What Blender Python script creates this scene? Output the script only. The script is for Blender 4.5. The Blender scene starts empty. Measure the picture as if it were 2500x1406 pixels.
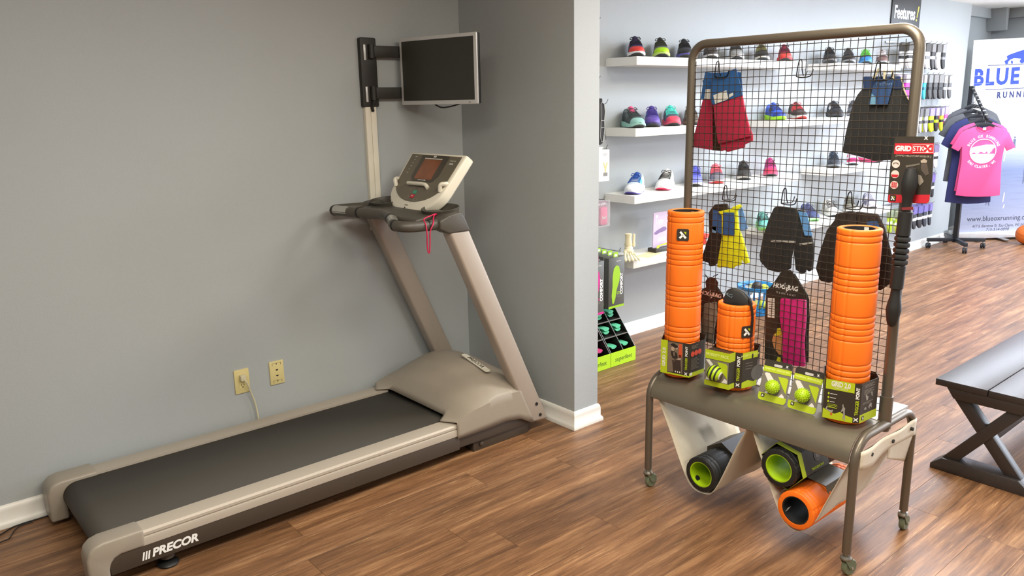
import bpy, bmesh, math, random
from mathutils import Matrix, Vector, noise
random.seed(7)
sc = bpy.context.scene
COL = sc.collection
PI = math.pi

# ---------------------------------------------------------------- camera
CAM = Vector((0.0, 0.0, 1.58))
FPX = 1939.46
_yaw, _pit, _rol = math.radians(49.6946), math.radians(13.2352), math.radians(-1.0997)
FW = Vector((math.cos(_yaw)*math.cos(_pit), math.sin(_yaw)*math.cos(_pit), -math.sin(_pit)))
_r = Vector((math.sin(_yaw), -math.cos(_yaw), 0.0)); _u = _r.cross(FW)
RT = math.cos(_rol)*_r + math.sin(_rol)*_u
UP = -math.sin(_rol)*_r + math.cos(_rol)*_u
cd = bpy.data.cameras.new('camera'); co = bpy.data.objects.new('camera', cd); COL.objects.link(co)
cd.sensor_width = 36.0; cd.lens = 36.0*FPX/2500.0; cd.clip_start = 0.02; cd.clip_end = 100
co.matrix_world = Matrix(((RT.x, UP.x, -FW.x, CAM.x), (RT.y, UP.y, -FW.y, CAM.y), (RT.z, UP.z, -FW.z, CAM.z), (0, 0, 0, 1)))
sc.camera = co
# a pixel of the 2500 x 1406 photograph gives a direction; the wall, floor or thing it lies on gives the distance
def ray(px, py): return FW*FPX + RT*(px-1250.0) - UP*(py-703.0)
def pX(px, py, X): d = ray(px, py); return CAM + d*((X-CAM.x)/d.x)
def pY(px, py, Y): d = ray(px, py); return CAM + d*((Y-CAM.y)/d.y)
def pZ(px, py, Z): d = ray(px, py); return CAM + d*((Z-CAM.z)/d.z)

# ---------------------------------------------------------------- world, lights, exposure
vs = sc.view_settings
vs.view_transform = 'Standard'; vs.look = 'None'; vs.gamma = 1.0; vs.use_curve_mapping = False
vs.exposure = 0.10
wd = bpy.data.worlds.new('world'); sc.world = wd; wd.use_nodes = True
bg = wd.node_tree.nodes['Background']; bg.inputs[0].default_value = (0.72, 0.82, 1.0, 1); bg.inputs[1].default_value = 0.35
def area(name, loc, to, sx, sy, power, col):
    l = bpy.data.lights.new(name, 'AREA'); l.shape = 'RECTANGLE'; l.size = sx; l.size_y = sy; l.energy = power; l.color = col
    o = bpy.data.objects.new(name, l); COL.objects.link(o); o.location = loc
    o.rotation_euler = (Vector(to)-Vector(loc)).to_track_quat('-Z', 'Y').to_euler(); return o
WARM = (1.0, 0.945, 0.82); COOL = (0.80, 0.87, 1.0)
# the shop's fluorescent ceiling lights (1.2 m x 0.6 m, one power per kind), all above the frame
for n, (x, y, c) in enumerate(((0.2, 1.0, WARM), (1.9, 0.9, WARM), (3.7, 1.5, WARM), (5.3, 2.1, COOL), (7.0, 2.1, COOL), (8.6, 2.0, COOL), (1.0, -1.4, WARM), (4.6, -1.2, COOL), (7.6, -1.0, COOL))):
    area('ceiling_light_%d_offscreen' % (n+1), (x, y, 2.455), (x, y, 0), 1.15, 0.55, 48 if c is WARM else 60, c)
# daylight entering straight through the shop front at the far right end of the room
area('window_right_offscreen', (10.45, -0.78, 1.40), (0.0, -0.78, 1.40), 6.2, 1.9, 430, (0.80, 0.88, 1.0))

# ---------------------------------------------------------------- materials
def lin(c):
    o = []
    for v in c[:3]:
        v = v/255.0; o.append(v/12.92 if v <= 0.04045 else ((v+0.055)/1.055)**2.4)
    return (*o, 1.0)
MATS = {}
def mat(name, rgb, rough=0.5, metal=0.0, var=0.08, scale=30.0, bump=0.0, bscale=200.0, coat=0.0, emit=None, trans=0.0, alpha=1.0, spec=0.5, aniso=None, sheen=0.0):
    if name in MATS: return MATS[name]
    m = bpy.data.materials.new(name); m.use_nodes = True; nt = m.node_tree; p = nt.nodes['Principled BSDF']
    c = lin(rgb)
    tc = nt.nodes.new('ShaderNodeTexCoord'); mp = nt.nodes.new('ShaderNodeMapping'); nt.links.new(tc.outputs['Object'], mp.inputs[0])
    if aniso: mp.inputs['Scale'].default_value = aniso
    if var > 0:
        n = nt.nodes.new('ShaderNodeTexNoise'); n.inputs['Scale'].default_value = scale; n.inputs['Detail'].default_value = 3
        nt.links.new(mp.outputs[0], n.inputs['Vector'])
        mx = nt.nodes.new('ShaderNodeMix'); mx.data_type = 'RGBA'; nt.links.new(n.outputs[0], mx.inputs[0])
        mx.inputs[6].default_value = tuple(v*(1-var) for v in c[:3])+(1,); mx.inputs[7].default_value = tuple(min(1, v*(1+var)) for v in c[:3])+(1,)
        nt.links.new(mx.outputs[2], p.inputs['Base Color'])
    else:
        p.inputs['Base Color'].default_value = c
    p.inputs['Roughness'].default_value = rough; p.inputs['Metallic'].default_value = metal
    p.inputs['Specular IOR Level'].default_value = spec
    if coat: p.inputs['Coat Weight'].default_value = coat; p.inputs['Coat Roughness'].default_value = 0.12
    if sheen: p.inputs['Sheen Weight'].default_value = sheen
    if trans: p.inputs['Transmission Weight'].default_value = trans
    if alpha < 1: p.inputs['Alpha'].default_value = alpha
    if emit: p.inputs['Emission Color'].default_value = lin(emit[0]); p.inputs['Emission Strength'].default_value = emit[1]
    if bump:
        n2 = nt.nodes.new('ShaderNodeTexNoise'); n2.inputs['Scale'].default_value = bscale; n2.inputs['Detail'].default_value = 2
        nt.links.new(mp.outputs[0], n2.inputs['Vector'])
        b = nt.nodes.new('ShaderNodeBump'); b.inputs['Strength'].default_value = bump; b.inputs['Distance'].default_value = 0.002
        nt.links.new(n2.outputs[0], b.inputs['Height']); nt.links.new(b.outputs[0], p.inputs['Normal'])
    MATS[name] = m; return m
def cm(rgb, rough=0.5, **k):                      # a material named after its colour
    return mat('tint_%d_%d_%d_%d' % (rgb[0], rgb[1], rgb[2], int(rough*100)), rgb, rough, **k)
def wood_floor():
    m = bpy.data.materials.new('vinyl_plank'); m.use_nodes = True; nt = m.node_tree; p = nt.nodes['Principled BSDF']; N = nt.nodes.new; L = nt.links.new
    geo = N('ShaderNodeNewGeometry'); oi = N('ShaderNodeObjectInfo')
    off = N('ShaderNodeVectorMath'); off.operation = 'SCALE'; cmb = N('ShaderNodeCombineXYZ')
    L(oi.outputs['Random'], cmb.inputs[0]); L(oi.outputs['Random'], cmb.inputs[1]); L(cmb.outputs[0], off.inputs[0]); off.inputs['Scale'].default_value = 37.0
    add = N('ShaderNodeVectorMath'); L(geo.outputs['Position'], add.inputs[0]); L(off.outputs[0], add.inputs[1])
    def noi(sc_, scale, det, rough=0.6):
        mp = N('ShaderNodeMapping'); mp.inputs['Scale'].default_value = sc_; L(add.outputs[0], mp.inputs[0])
        n = N('ShaderNodeTexNoise'); n.inputs['Scale'].default_value = scale; n.inputs['Detail'].default_value = det; n.inputs['Roughness'].default_value = rough
        L(mp.outputs[0], n.inputs['Vector']); return n
    a = noi((0.9, 11, 1), 1.9, 6, 0.65); b = noi((3.0, 75, 1), 2.0, 5, 0.75); c = noi((1.8, 30, 1), 2.6, 10, 0.8)
    r1 = N('ShaderNodeValToRGB'); L(a.outputs[0], r1.inputs[0])
    e = r1.color_ramp.elements; e[0].position = 0.30; e[0].color = lin((90, 61, 40)); e[1].position = 0.72; e[1].color = lin((178, 137, 98))
    x = e.new(0.52); x.color = lin((136, 97, 65))
    r2 = N('ShaderNodeValToRGB'); L(b.outputs[0], r2.inputs[0]); f = r2.color_ramp.elements; f[0].position = 0.35; f[0].color = (0.50, 0.46, 0.42, 1); f[1].position = 0.65; f[1].color = (1.15, 1.13, 1.08, 1)
    mu = N('ShaderNodeMix'); mu.data_type = 'RGBA'; mu.blend_type = 'MULTIPLY'; mu.inputs[0].default_value = 0.75; L(r1.outputs[0], mu.inputs[6]); L(r2.outputs[0], mu.inputs[7])
    r3 = N('ShaderNodeValToRGB'); L(c.outputs[0], r3.inputs[0]); g = r3.color_ramp.elements; g[0].position = 0.57; g[0].color = (0, 0, 0, 1); g[1].position = 0.66; g[1].color = (1, 1, 1, 1)
    sm = N('ShaderNodeMath'); sm.operation = 'MULTIPLY'; L(r3.outputs[0], sm.inputs[0]); sm.inputs[1].default_value = 0.62
    m2 = N('ShaderNodeMix'); m2.data_type = 'RGBA'; L(sm.outputs[0], m2.inputs[0]); L(mu.outputs[2], m2.inputs[6]); m2.inputs[7].default_value = lin((212, 174, 124))
    hs = N('ShaderNodeHueSaturation'); L(m2.outputs[2], hs.inputs['Color']); mr = N('ShaderNodeMapRange'); L(oi.outputs['Random'], mr.inputs[0]); mr.inputs[3].default_value = 0.82; mr.inputs[4].default_value = 1.12
    L(mr.outputs[0], hs.inputs['Value']); L(hs.outputs[0], p.inputs['Base Color'])
    rr = N('ShaderNodeMapRange'); L(b.outputs[0], rr.inputs[0]); rr.inputs[3].default_value = 0.34; rr.inputs[4].default_value = 0.54; L(rr.outputs[0], p.inputs['Roughness'])
    bp = N('ShaderNodeBump'); bp.inputs['Strength'].default_value = 0.25; bp.inputs['Distance'].default_value = 0.001; L(b.outputs[0], bp.inputs['Height']); L(bp.outputs[0], p.inputs['Normal'])
    MATS['vinyl_plank'] = m; return m
WALLP = mat('wall_paint', (167, 172, 173), 0.62, var=0.025, scale=3, bump=0.35, bscale=260)
TRIMW = mat('trim_white', (228, 226, 218), 0.35, var=0.02)
CEILW = mat('ceiling_white', (235, 235, 230), 0.8, var=0.02)
WOOD = wood_floor()

# ---------------------------------------------------------------- mesh building
def frame(o, x, y):
    x = Vector(x).normalized(); y = Vector(y).normalized(); z = x.cross(y).normalized(); y = z.cross(x); o = Vector(o)
    return Matrix(((x.x, y.x, z.x, o.x), (x.y, y.y, z.y, o.y), (x.z, y.z, z.z, o.z), (0, 0, 0, 1)))
def faceX(o): return frame(o, (0, -1, 0), (0, 0, 1))     # a flat face turned to -X, reading from +Y to -Y
def faceY(o): return frame(o, (1, 0, 0), (0, 0, 1))      # a flat face turned to -Y
def T(x, y, z): return Matrix.Translation((x, y, z))
def RZ(a): return Matrix.Rotation(a, 4, 'Z')
def RX(a): return Matrix.Rotation(a, 4, 'X')
def RY(a): return Matrix.Rotation(a, 4, 'Y')
def wmat(o):
    m = Matrix.Identity(4)
    while o is not None: m = o.matrix_basis @ m; o = o.parent
    return m
def smooth_pts(pts, n=6, closed=False):                  # Catmull-Rom
    P = [Vector(p) for p in pts]; out = []; k = len(P)
    for i in range(k if closed else k-1):
        if closed: a, b, c, d = P[(i-1) % k], P[i], P[(i+1) % k], P[(i+2) % k]
        else: a, b, c, d = P[max(i-1, 0)], P[i], P[i+1], P[min(i+2, k-1)]
        for j in range(n):
            t = j/n; out.append(0.5*((2*b)+(c-a)*t+(2*a-5*b+4*c-d)*t*t+(3*b-a-3*c+d)*t**3))
    if not closed: out.append(P[-1])
    return out
class MB:
    def __init__(s): s.v = []; s.f = []; s.m = []
    def add(s, vs_, fs, M=None, mi=0):
        b = len(s.v)
        for p in vs_:
            p = Vector(p); s.v.append(M @ p if M is not None else p)
        for f in fs: s.f.append(tuple(b+i for i in f)); s.m.append(mi)
        return s
    def box(s, a, b, M=None, mi=0):                        # two opposite corners
        x0, y0, z0 = a; x1, y1, z1 = b
        return s.add([(x0, y0, z0), (x1, y0, z0), (x1, y1, z0), (x0, y1, z0), (x0, y0, z1), (x1, y0, z1), (x1, y1, z1), (x0, y1, z1)],
                     [(0, 3, 2, 1), (4, 5, 6, 7), (0, 1, 5, 4), (1, 2, 6, 5), (2, 3, 7, 6), (3, 0, 4, 7)], M, mi)
    def cbox(s, c, d, M=None, mi=0):
        return s.box([c[i]-d[i]/2 for i in range(3)], [c[i]+d[i]/2 for i in range(3)], M, mi)
    def prism(s, poly, z0, z1, M=None, mi=0):
        n = len(poly); a = sum(poly[i][0]*poly[(i+1) % n][1]-poly[(i+1) % n][0]*poly[i][1] for i in range(n))
        if a < 0: poly = poly[::-1]
        return s.add([(p[0], p[1], z0) for p in poly]+[(p[0], p[1], z1) for p in poly],
                     [tuple(range(n-1, -1, -1)), tuple(range(n, 2*n))]+[(i, (i+1) % n, n+(i+1) % n, n+i) for i in range(n)], M, mi)
    def tube(s, pts, r, n=8, closed=False, M=None, cap=True, mi=0, flat=None):
        P = [Vector(p) for p in pts]; k = len(P); R = r if isinstance(r, (list, tuple)) else [r]*k
        tg = []
        for i in range(k):
            a = P[(i-1) % k] if (closed or i > 0) else P[i]; b = P[(i+1) % k] if (closed or i < k-1) else P[i]
            d = (b-a); tg.append(d.normalized() if d.length > 1e-9 else Vector((0, 0, 1)))
        u = tg[0].orthogonal().normalized(); vs_ = []
        if flat is not None: u = Vector(flat[0]).normalized()
        for i in range(k):
            u = (u-tg[i]*u.dot(tg[i])); u = u.normalized() if u.length > 1e-6 else tg[i].orthogonal().normalized()
            w = tg[i].cross(u)
            for j in range(n):
                a = 2*PI*j/n; k2 = flat[1] if flat is not None else 1.0
                vs_.append(P[i]+R[i]*(math.cos(a)*u+math.sin(a)*w*k2))
        fs = []
        for i in range(k if closed else k-1):
            for j in range(n):
                i2 = (i+1) % k; fs.append((i*n+j, i*n+(j+1) % n, i2*n+(j+1) % n, i2*n+j))
        if cap and not closed: fs += [tuple(range(n-1, -1, -1)), tuple((k-1)*n+j for j in range(n))]
        return s.add(vs_, fs, M, mi)
    def cyl(s, a, b, r, n=16, M=None, r2=None, mi=0): return s.tube([a, b], [r, r if r2 is None else r2], n, M=M, mi=mi)
    def lathe(s, prof, n=24, M=None, rad=None, mi=0, close=False):   # (r, z) pairs round the z axis; rad(angle, r, z) reshapes
        vs_ = []; fs = []; k = len(prof)
        for (r, z) in prof:
            for j in range(n):
                a = 2*PI*j/n; q = rad(a, r, z) if rad else r; vs_.append((q*math.cos(a), q*math.sin(a), z))
        for i in range(k if close else k-1):
            for j in range(n):
                i2 = (i+1) % k; fs.append((i*n+j, i*n+(j+1) % n, i2*n+(j+1) % n, i2*n+j))
        if not close:
            if prof[0][0] > 1e-5: fs.append(tuple(range(n-1, -1, -1)))
            if prof[-1][0] > 1e-5: fs.append(tuple((k-1)*n+j for j in range(n)))
        return s.add(vs_, fs, M, mi)
    def grid(s, fn, nu, nv, M=None, mi=0, wrap=False):
        vs_ = [fn(i/nu, j/nv) for j in range(nv+1) for i in range(nu+1)]
        fs = [(j*(nu+1)+i, j*(nu+1)+i+1, (j+1)*(nu+1)+i+1, (j+1)*(nu+1)+i) for j in range(nv) for i in range(nu)]
        return s.add(vs_, fs, M, mi)
    def loft(s, loops, M=None, cap=True, mi=0):
        n = len(loops[0]); vs_ = [p for l in loops for p in l]; k = len(loops)
        fs = [(i*n+j, i*n+(j+1) % n, (i+1)*n+(j+1) % n, (i+1)*n+j) for i in range(k-1) for j in range(n)]
        if cap: fs += [tuple(range(n-1, -1, -1)), tuple((k-1)*n+j for j in range(n))]
        return s.add(vs_, fs, M, mi)
    def sphere(s, c, r, nu=16, nv=10, M=None, mi=0, sc_=(1, 1, 1)):
        pr = [(math.sin(PI*i/nv), -math.cos(PI*i/nv)) for i in range(nv+1)]
        mm = T(*c) @ Matrix.Diagonal((r*sc_[0], r*sc_[1], r*sc_[2], 1))
        return s.lathe([(max(a, 1e-6), b) for a, b in pr], nu, (M @ mm) if M is not None else mm, mi=mi)
    def mesh(s, name, bevel=0.0, seg=2, smooth=True, ang=35, recalc=True):
        me = bpy.data.meshes.new(name); me.from_pydata([tuple(p) for p in s.v], [], s.f)
        bm = bmesh.new(); bm.from_mesh(me)
        for i, f in enumerate(bm.faces): f.material_index = s.m[i]
        bmesh.ops.remove_doubles(bm, verts=bm.verts, dist=1e-6)
        if recalc: bmesh.ops.recalc_face_normals(bm, faces=bm.faces)
        if bevel > 0:
            es = [e for e in bm.edges if len(e.link_faces) == 2 and e.calc_face_angle(0) > math.radians(28)]
            bmesh.ops.bevel(bm, geom=es, offset=bevel, segments=seg, profile=0.5, affect='EDGES', clamp_overlap=True)
        ca = math.radians(ang)
        for f in bm.faces: f.smooth = smooth
        if smooth:
            for e in bm.edges:
                if len(e.link_faces) == 2 and e.calc_face_angle(0) > ca: e.smooth = False
        bm.to_mesh(me); bm.free(); return me
    def build(s, name, m, parent=None, w=False, bevel=0.0, seg=2, smooth=True, ang=35, solid=0.0, sub=0, loc=None, M=None, recalc=True):
        if w and parent is not None:
            iv = wmat(parent).inverted(); s.v = [iv @ Vector(p) for p in s.v]
        me = s.mesh(name, bevel, seg, smooth, ang, recalc)
        for q in (m if isinstance(m, (list, tuple)) else [m]): me.materials.append(q)
        o = bpy.data.objects.new(name, me); COL.objects.link(o)
        if parent is not None: o.parent = parent
        if loc is not None: o.location = loc
        if M is not None: o.matrix_basis = M
        if solid: md = o.modifiers.new('thickness', 'SOLIDIFY'); md.thickness = solid; md.offset = 0
        if sub: md = o.modifiers.new('smooth', 'SUBSURF'); md.levels = sub; md.render_levels = sub
        return o
def tag(o, label=None, cat=None, group=None, kind=None):
    if label: o['label'] = label
    if cat: o['category'] = cat
    if group: o['group'] = group
    if kind: o['kind'] = kind
    return o
def thing(name, label, cat, loc=(0, 0, 0), rz=0.0, group=None, M=None):
    o = bpy.data.objects.new(name, None); COL.objects.link(o); o.empty_display_size = 0.05
    if M is not None: o.matrix_basis = M
    else: o.location = loc; o.rotation_euler = (0, 0, rz)
    return tag(o, label, cat, group)
def inst(name, me, parent, M=None, m=None):                # another object on shared mesh data
    o = bpy.data.objects.new(name, me); COL.objects.link(o); o.parent = parent
    if M is not None: o.matrix_basis = M
    if m is not None:
        if not me.materials: me.materials.append(None)
        o.material_slots[0].link = 'OBJECT'; o.material_slots[0].material = m
    return o
_dg = None
def text(body, size, m, parent, M, w=False, name='lettering', align='CENTER', ext=0.0003, bold=0.0, shear=0.0, sx=1.0, spacing=1.0):
    cu = bpy.data.curves.new('lettering', 'FONT'); cu.body = body; cu.size = size; cu.align_x = align; cu.align_y = 'CENTER'
    cu.extrude = ext; cu.offset = bold; cu.shear = shear; cu.space_character = spacing; cu.resolution_u = 3
    to = bpy.data.objects.new('lettering_tmp', cu); COL.objects.link(to)
    dg = bpy.context.evaluated_depsgraph_get()
    me = bpy.data.meshes.new_from_object(to.evaluated_get(dg))
    bpy.data.objects.remove(to); bpy.data.curves.remove(cu)
    mm = (wmat(parent).inverted() @ M) if w else M
    me.transform(mm @ Matrix.Diagonal((sx, 1, 1, 1))); me.materials.clear(); me.materials.append(m)
    me.name = name; o = bpy.data.objects.new(name, me); COL.objects.link(o); o.parent = parent; return o
def patch(poly, m, parent, M, name='printed_patch', t=0.0004, w=True):
    return MB().prism(poly, 0, t, M).build(name, m, parent, w=w, smooth=False)
def rect(x0, y0, x1, y1): return [(x0, y0), (x1, y0), (x1, y1), (x0, y1)]
def rrect(x0, y0, x1, y1, r, n=4):
    out = []
    for cx, cy, a0 in ((x1-r, y1-r, 0), (x0+r, y1-r, 90), (x0+r, y0+r, 180), (x1-r, y0+r, 270)):
        for i in range(n+1):
            a = math.radians(a0+90*i/n); out.append((cx+r*math.cos(a), cy+r*math.sin(a)))
    return out
def circ(cx, cy, r, n=20, ry=None): return [(cx+r*math.cos(2*PI*i/n), cy+(ry or r)*math.sin(2*PI*i/n)) for i in range(n)]

# ================================================================ THE ROOM
YW, YS = 3.44, 3.485                     # wall behind the treadmill, wall that carries the shoe shelves
CEIL = 2.47
fl = MB().box((-3, -4, -0.12), (11.2, 3.75, -0.006)).build('floor', WOOD, smooth=False); fl['kind'] = 'structure'
PL, PW = 1.22, 0.1524
pm = MB().box((0.0004, 0.0004, -0.0058), (PL-0.0004, PW-0.0004, 0)).mesh('plank', bevel=0.0005, seg=1, smooth=False); pm.materials.append(WOOD)
cnt = 0
for r in range(24):
    y = -0.165+r*PW
    x = -0.6-random.random()*PL
    while x < 10.0:
        xm, ym = x+PL/2, y+PW/2
        # only the planks that lie in the picture
        v = Vector((xm, ym, 0))-CAM
        if -1.0 < xm and v.dot(FW) > 0.5:
            sx_ = 1250+FPX*v.dot(RT)/v.dot(FW); sy_ = 703-FPX*v.dot(UP)/v.dot(FW)
            if -700 < sx_ < 3100 and sy_ < 2100 and ym < 3.5 and cnt < 300:
                o = bpy.data.objects.new('plank', pm); COL.objects.link(o); o.parent = fl; o.location = (x, y, 0); cnt += 1
        x += PL
def struct(mb, name, m, **k):
    o = mb.build(name, m, **k); o['kind'] = 'structure'; return o
struct(MB().box((-3, YW, 0), (2.60, YW+0.16, CEIL)), 'wall_left', WALLP, smooth=False)
struct(MB().box((2.592, 2.60, 0), (2.755, 3.60, CEIL)), 'wall_partition', WALLP, smooth=False)
struct(MB().box((2.755, YS, 0), (9.28, YS+0.16, CEIL)), 'wall_rear', WALLP, smooth=False)
struct(MB().box((9.28, YS+0.12, 0), (10.25, YS+0.26, CEIL)), 'wall_alcove', WALLP, smooth=False)
struct(MB().box((10.22, 2.45, 0), (10.36, YS+0.26, CEIL)).box((10.22, -4, 0), (10.36, 2.45, 0.35)).box((10.22, -4, 2.42), (10.36, 2.45, CEIL)), 'wall_far', WALLP, smooth=False)
struct(MB().box((-3, -4.14, 0), (10.36, -4, CEIL)), 'wall_right', WALLP, smooth=False)
struct(MB().box((-3.14, -4, 0), (-3, YW+0.16, CEIL)), 'wall_near', WALLP, smooth=False)
struct(MB().box((-3.14, -4.14, CEIL), (10.36, 3.78, CEIL+0.1)), 'ceiling', CEILW, smooth=False)
# shop-front glazing at the far end: frame and panes
win = struct(MB().box((10.24, 2.40, 0.35), (10.34, 2.45, 2.42)).box((10.24, -4, 0.35), (10.34, -3.95, 2.42)).box((10.24, -4, 0.35), (10.34, 2.45, 0.40)).box((10.24, -4, 2.37), (10.34, 2.45, 2.42)), 'window_1', TRIMW, smooth=False)
for i in range(3): MB().box((10.25, -2.4+i*1.6-0.03, 0.4), (10.33, -2.4+i*1.6+0.03, 2.37)).build('mullion', TRIMW, win, smooth=False)
# skirting: moulded profile swept along each wall (offset from the wall, height)
BBP = [(0, 0), (0.022, 0), (0.022, 0.014), (0.017, 0.022), (0.012, 0.026), (0.012, 0.066), (0.010, 0.078), (0.005, 0.087), (0, 0.089)]
def skirting(name, a, b, nrm, e0=0.0, e1=0.0):
    a = Vector((*a, 0)); b = Vector((*b, 0)); d = (b-a).normalized(); nrm = Vector((*nrm, 0))
    loops = []
    for p, s_ in ((a, -e0), (b, e1)): loops.append([p+d*(s_*o)+nrm*o+Vector((0, 0, z)) for o, z in BBP])
    return struct(MB().loft(loops), name, TRIMW, ang=60)
skirting('baseboard_left', (-3, YW), (2.592, YW), (0, -1))
skirting('baseboard_partition', (2.592, YW), (2.592, 2.60), (-1, 0), 0, 1)
skirting('baseboard_partition_end', (2.592, 2.60), (2.755, 2.60), (0, -1), 1, 1)
skirting('baseboard_partition_back', (2.755, 2.60), (2.755, YS), (1, 0), 1, 0)
skirting('baseboard_rear', (2.755, YS), (9.28, YS), (0, -1))
skirting('baseboard_alcove', (9.28, YS+0.12), (10.22, YS+0.12), (0, -1))
struct(MB().box((10.16, 2.45, CEIL-0.10), (10.22, YS+0.12, CEIL)).box((9.28, YS+0.07, CEIL-0.10), (10.22, YS+0.12, CEIL)), 'trim_1', WALLP, smooth=False)

# ================================================================ TREADMILL
TAUPE = mat('treadmill_taupe', (168, 157, 145), 0.42, metal=0.15, var=0.03)
TAUPE2 = mat('treadmill_hood_plastic', (150, 140, 126), 0.42, var=0.03)
RAILM = mat('treadmill_rail_alu', (176, 166, 152), 0.45, metal=0.12, var=0.03, aniso=(1, 30, 30))
CAPP = mat('treadmill_cap_plastic', (150, 141, 127), 0.36, var=0.03)
SKIRT = mat('treadmill_skirt_dark', (74, 64, 54), 0.45, metal=0.2, var=0.05)
BELT = mat('treadmill_belt', (66, 62, 55), 0.72, var=0.10, scale=500, bump=0.4, bscale=900)
DARKP = mat('dark_grip_plastic', (74, 70, 62), 0.45, var=0.06)
BLACKP = mat('black_plastic', (22, 22, 22), 0.45, var=0.1)
CHROME = mat('sensor_steel', (200, 198, 190), 0.25, metal=0.9, var=0.03)
CREAM = mat('console_cream', (226, 220, 202), 0.32, var=0.02)
PANEL = mat('console_panel', (104, 96, 80), 0.35, var=0.04)
PANELD = mat('console_panel_dark', (70, 63, 52), 0.3, var=0.04)
WHITEP = mat('white_print', (238, 238, 234), 0.5, var=0.0)
tm = thing('treadmill', 'grey-beige gym treadmill with dark belt and angled console standing along the wall', 'treadmill', (1.45, 3.05, 0))
MB().box((0.505, 2.712, 0.052), (2.40, 3.388, 0.120)).build('base_frame', SKIRT, tm, w=True, bevel=0.004)
MB().box((0.502, 2.702, 0.050), (1.965, 2.712, 0.121)).build('side_skirt', SKIRT, tm, w=True, bevel=0.002)
MB().box((2.06, 2.725, 0.0), (2.40, 2.775, 0.056)).cyl((2.10, 2.722, 0.032), (2.10, 2.712, 0.032), 0.011, 10).box((2.36, 2.735, 0), (2.42, 2.80, 0.05)).build('lift_frame', SKIRT, tm, w=True, bevel=0.003)
MB().box((2.06, 3.325, 0.0), (2.40, 3.375, 0.056)).build('lift_frame', SKIRT, tm, w=True, bevel=0.003)
for (y0, y1, s) in ((2.700, 2.779, 1), (3.297, 3.40, -1)):
    yo, yi = (y0, y1) if s > 0 else (y1, y0)
    prof = [(yo, 0.119), (yo, 0.141), (yo+s*0.002, 0.147), (yo+s*0.005, 0.149), (yo+s*0.005, 0.153), (yo+s*0.002, 0.155), (yo+s*0.003, 0.164), (yo+s*0.010, 0.171), (yo+s*0.020, 0.1745), (yi, 0.1755), (yi, 0.119)]
    MB().loft([[(x, a, b) for a, b in prof] for x in (0.60, 1.965)]).build('side_rail', RAILM, tm, w=True, ang=25)
    capp = [(0.436, 0.020), (0.500, 0.020), (0.501, 0.075), (0.506, 0.095), (0.520, 0.110), (0.540, 0.117), (0.618, 0.117), (0.618, 0.181), (0.490, 0.181), (0.462, 0.174), (0.443, 0.158), (0.434, 0.130)]
    MB().prism([(x, z) for x, z in capp], 0, abs(y1-y0)+0.008, frame((0, max(y0, y1)+0.004, 0), (1, 0, 0), (0, 0, 1))).build('end_cap', CAPP, tm, w=True, bevel=0.010, seg=3)
# running belt, a loop round the rear roller
br, bz = 0.052, 0.164
bl = [(1.99, bz), (0.56, bz)]+[(0.54-br*math.sin(a), bz-br+br*math.cos(a)) for a in [PI*i/12 for i in range(13)]]+[(0.60, bz-2*br), (1.99, bz-2*br)]
MB().loft([[(x, y, z) for x, z in bl] for y in (2.782, 3.298)], cap=False).build('running_belt', BELT, tm, w=True, solid=0.003)
MB().cyl((0.54, 2.775, bz-br), (0.54, 3.30, bz-br), br-0.004, 20).build('rear_roller', BLACKP, tm, w=True)
def interp(tab, x):
    for (a, va), (b, vb) in zip(tab, tab[1:]):
        if x <= b:
            t = max(0, (x-a)/(b-a)); t = t*t*(3-2*t)*0.5+t*0.5; return va+(vb-va)*t
    return tab[-1][1]
HB = [(1.90, 0.181), (1.95, 0.186), (2.06, 0.218), (2.2, 0.238), (2.30, 0.240), (2.40, 0.225), (2.48, 0.19)]
HD = [(1.96, 0.0), (2.04, 0.055), (2.12, 0.104), (2.2, 0.122), (2.28, 0.108), (2.36, 0.066), (2.48, 0.0)]
HZB = [(1.90, 0.109), (2.0, 0.107), (2.10, 0.108), (2.2, 0.112), (2.27, 0.100), (2.32, 0.060), (2.5, 0.045)]
def hood(u, v):
    k = u*64; s = -1+2*min(max((k-4)/56, 0), 1)
    a = abs(s); X0 = 1.966 if a < 0.66 else (1.966-(a-0.66)/0.13*0.056 if a < 0.79 else 1.91+(a-0.79)/0.21*0.042)
    X1 = 2.46 if a < 0.76 else 2.335 if a > 0.81 else 2.46-(a-0.76)/0.05*0.125
    X = X0+(X1-X0)*min(v*30/29, 1)
    zt = interp(HB, X)+interp(HD, X)*(1-a**2.6)
    if v == 0: zt = min(zt, 0.182 if a < 0.79 else 0.184)
    y = 3.05+s*0.350
    if v > 0.99 and a < 0.8: zt = 0.05
    if k < 4 or k > 60:
        q = (4-k)/4 if k < 4 else (k-60)/4; zb = interp(HZB, X); z_0 = zt; zt = zt+(zb-zt)*q; y += (-1 if k < 4 else 1)*0.004*min(q, 0.5); X += (z_0-zt)*0.449*max(0, min(1, (X-2.0)/0.33))
    return (X, y, zt)
hd = MB().grid(hood, 64, 30).build('motor_hood', TAUPE2, tm, w=True, ang=50, solid=0.004)
stm = frame((2.225, 2.905, 0.3515), (0.0, -1, -0.205), (1, 0, -0.10))
MB().prism(rrect(-0.10, -0.016, 0.10, 0.016, 0.012), 0, 0.004, stm).build('name_badge', CREAM, hd, w=True)
text('PRECOR', 0.030, PANELD, hd, stm @ T(0, 0, 0.0045), w=True, bold=0.0007, sx=1.05)
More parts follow.
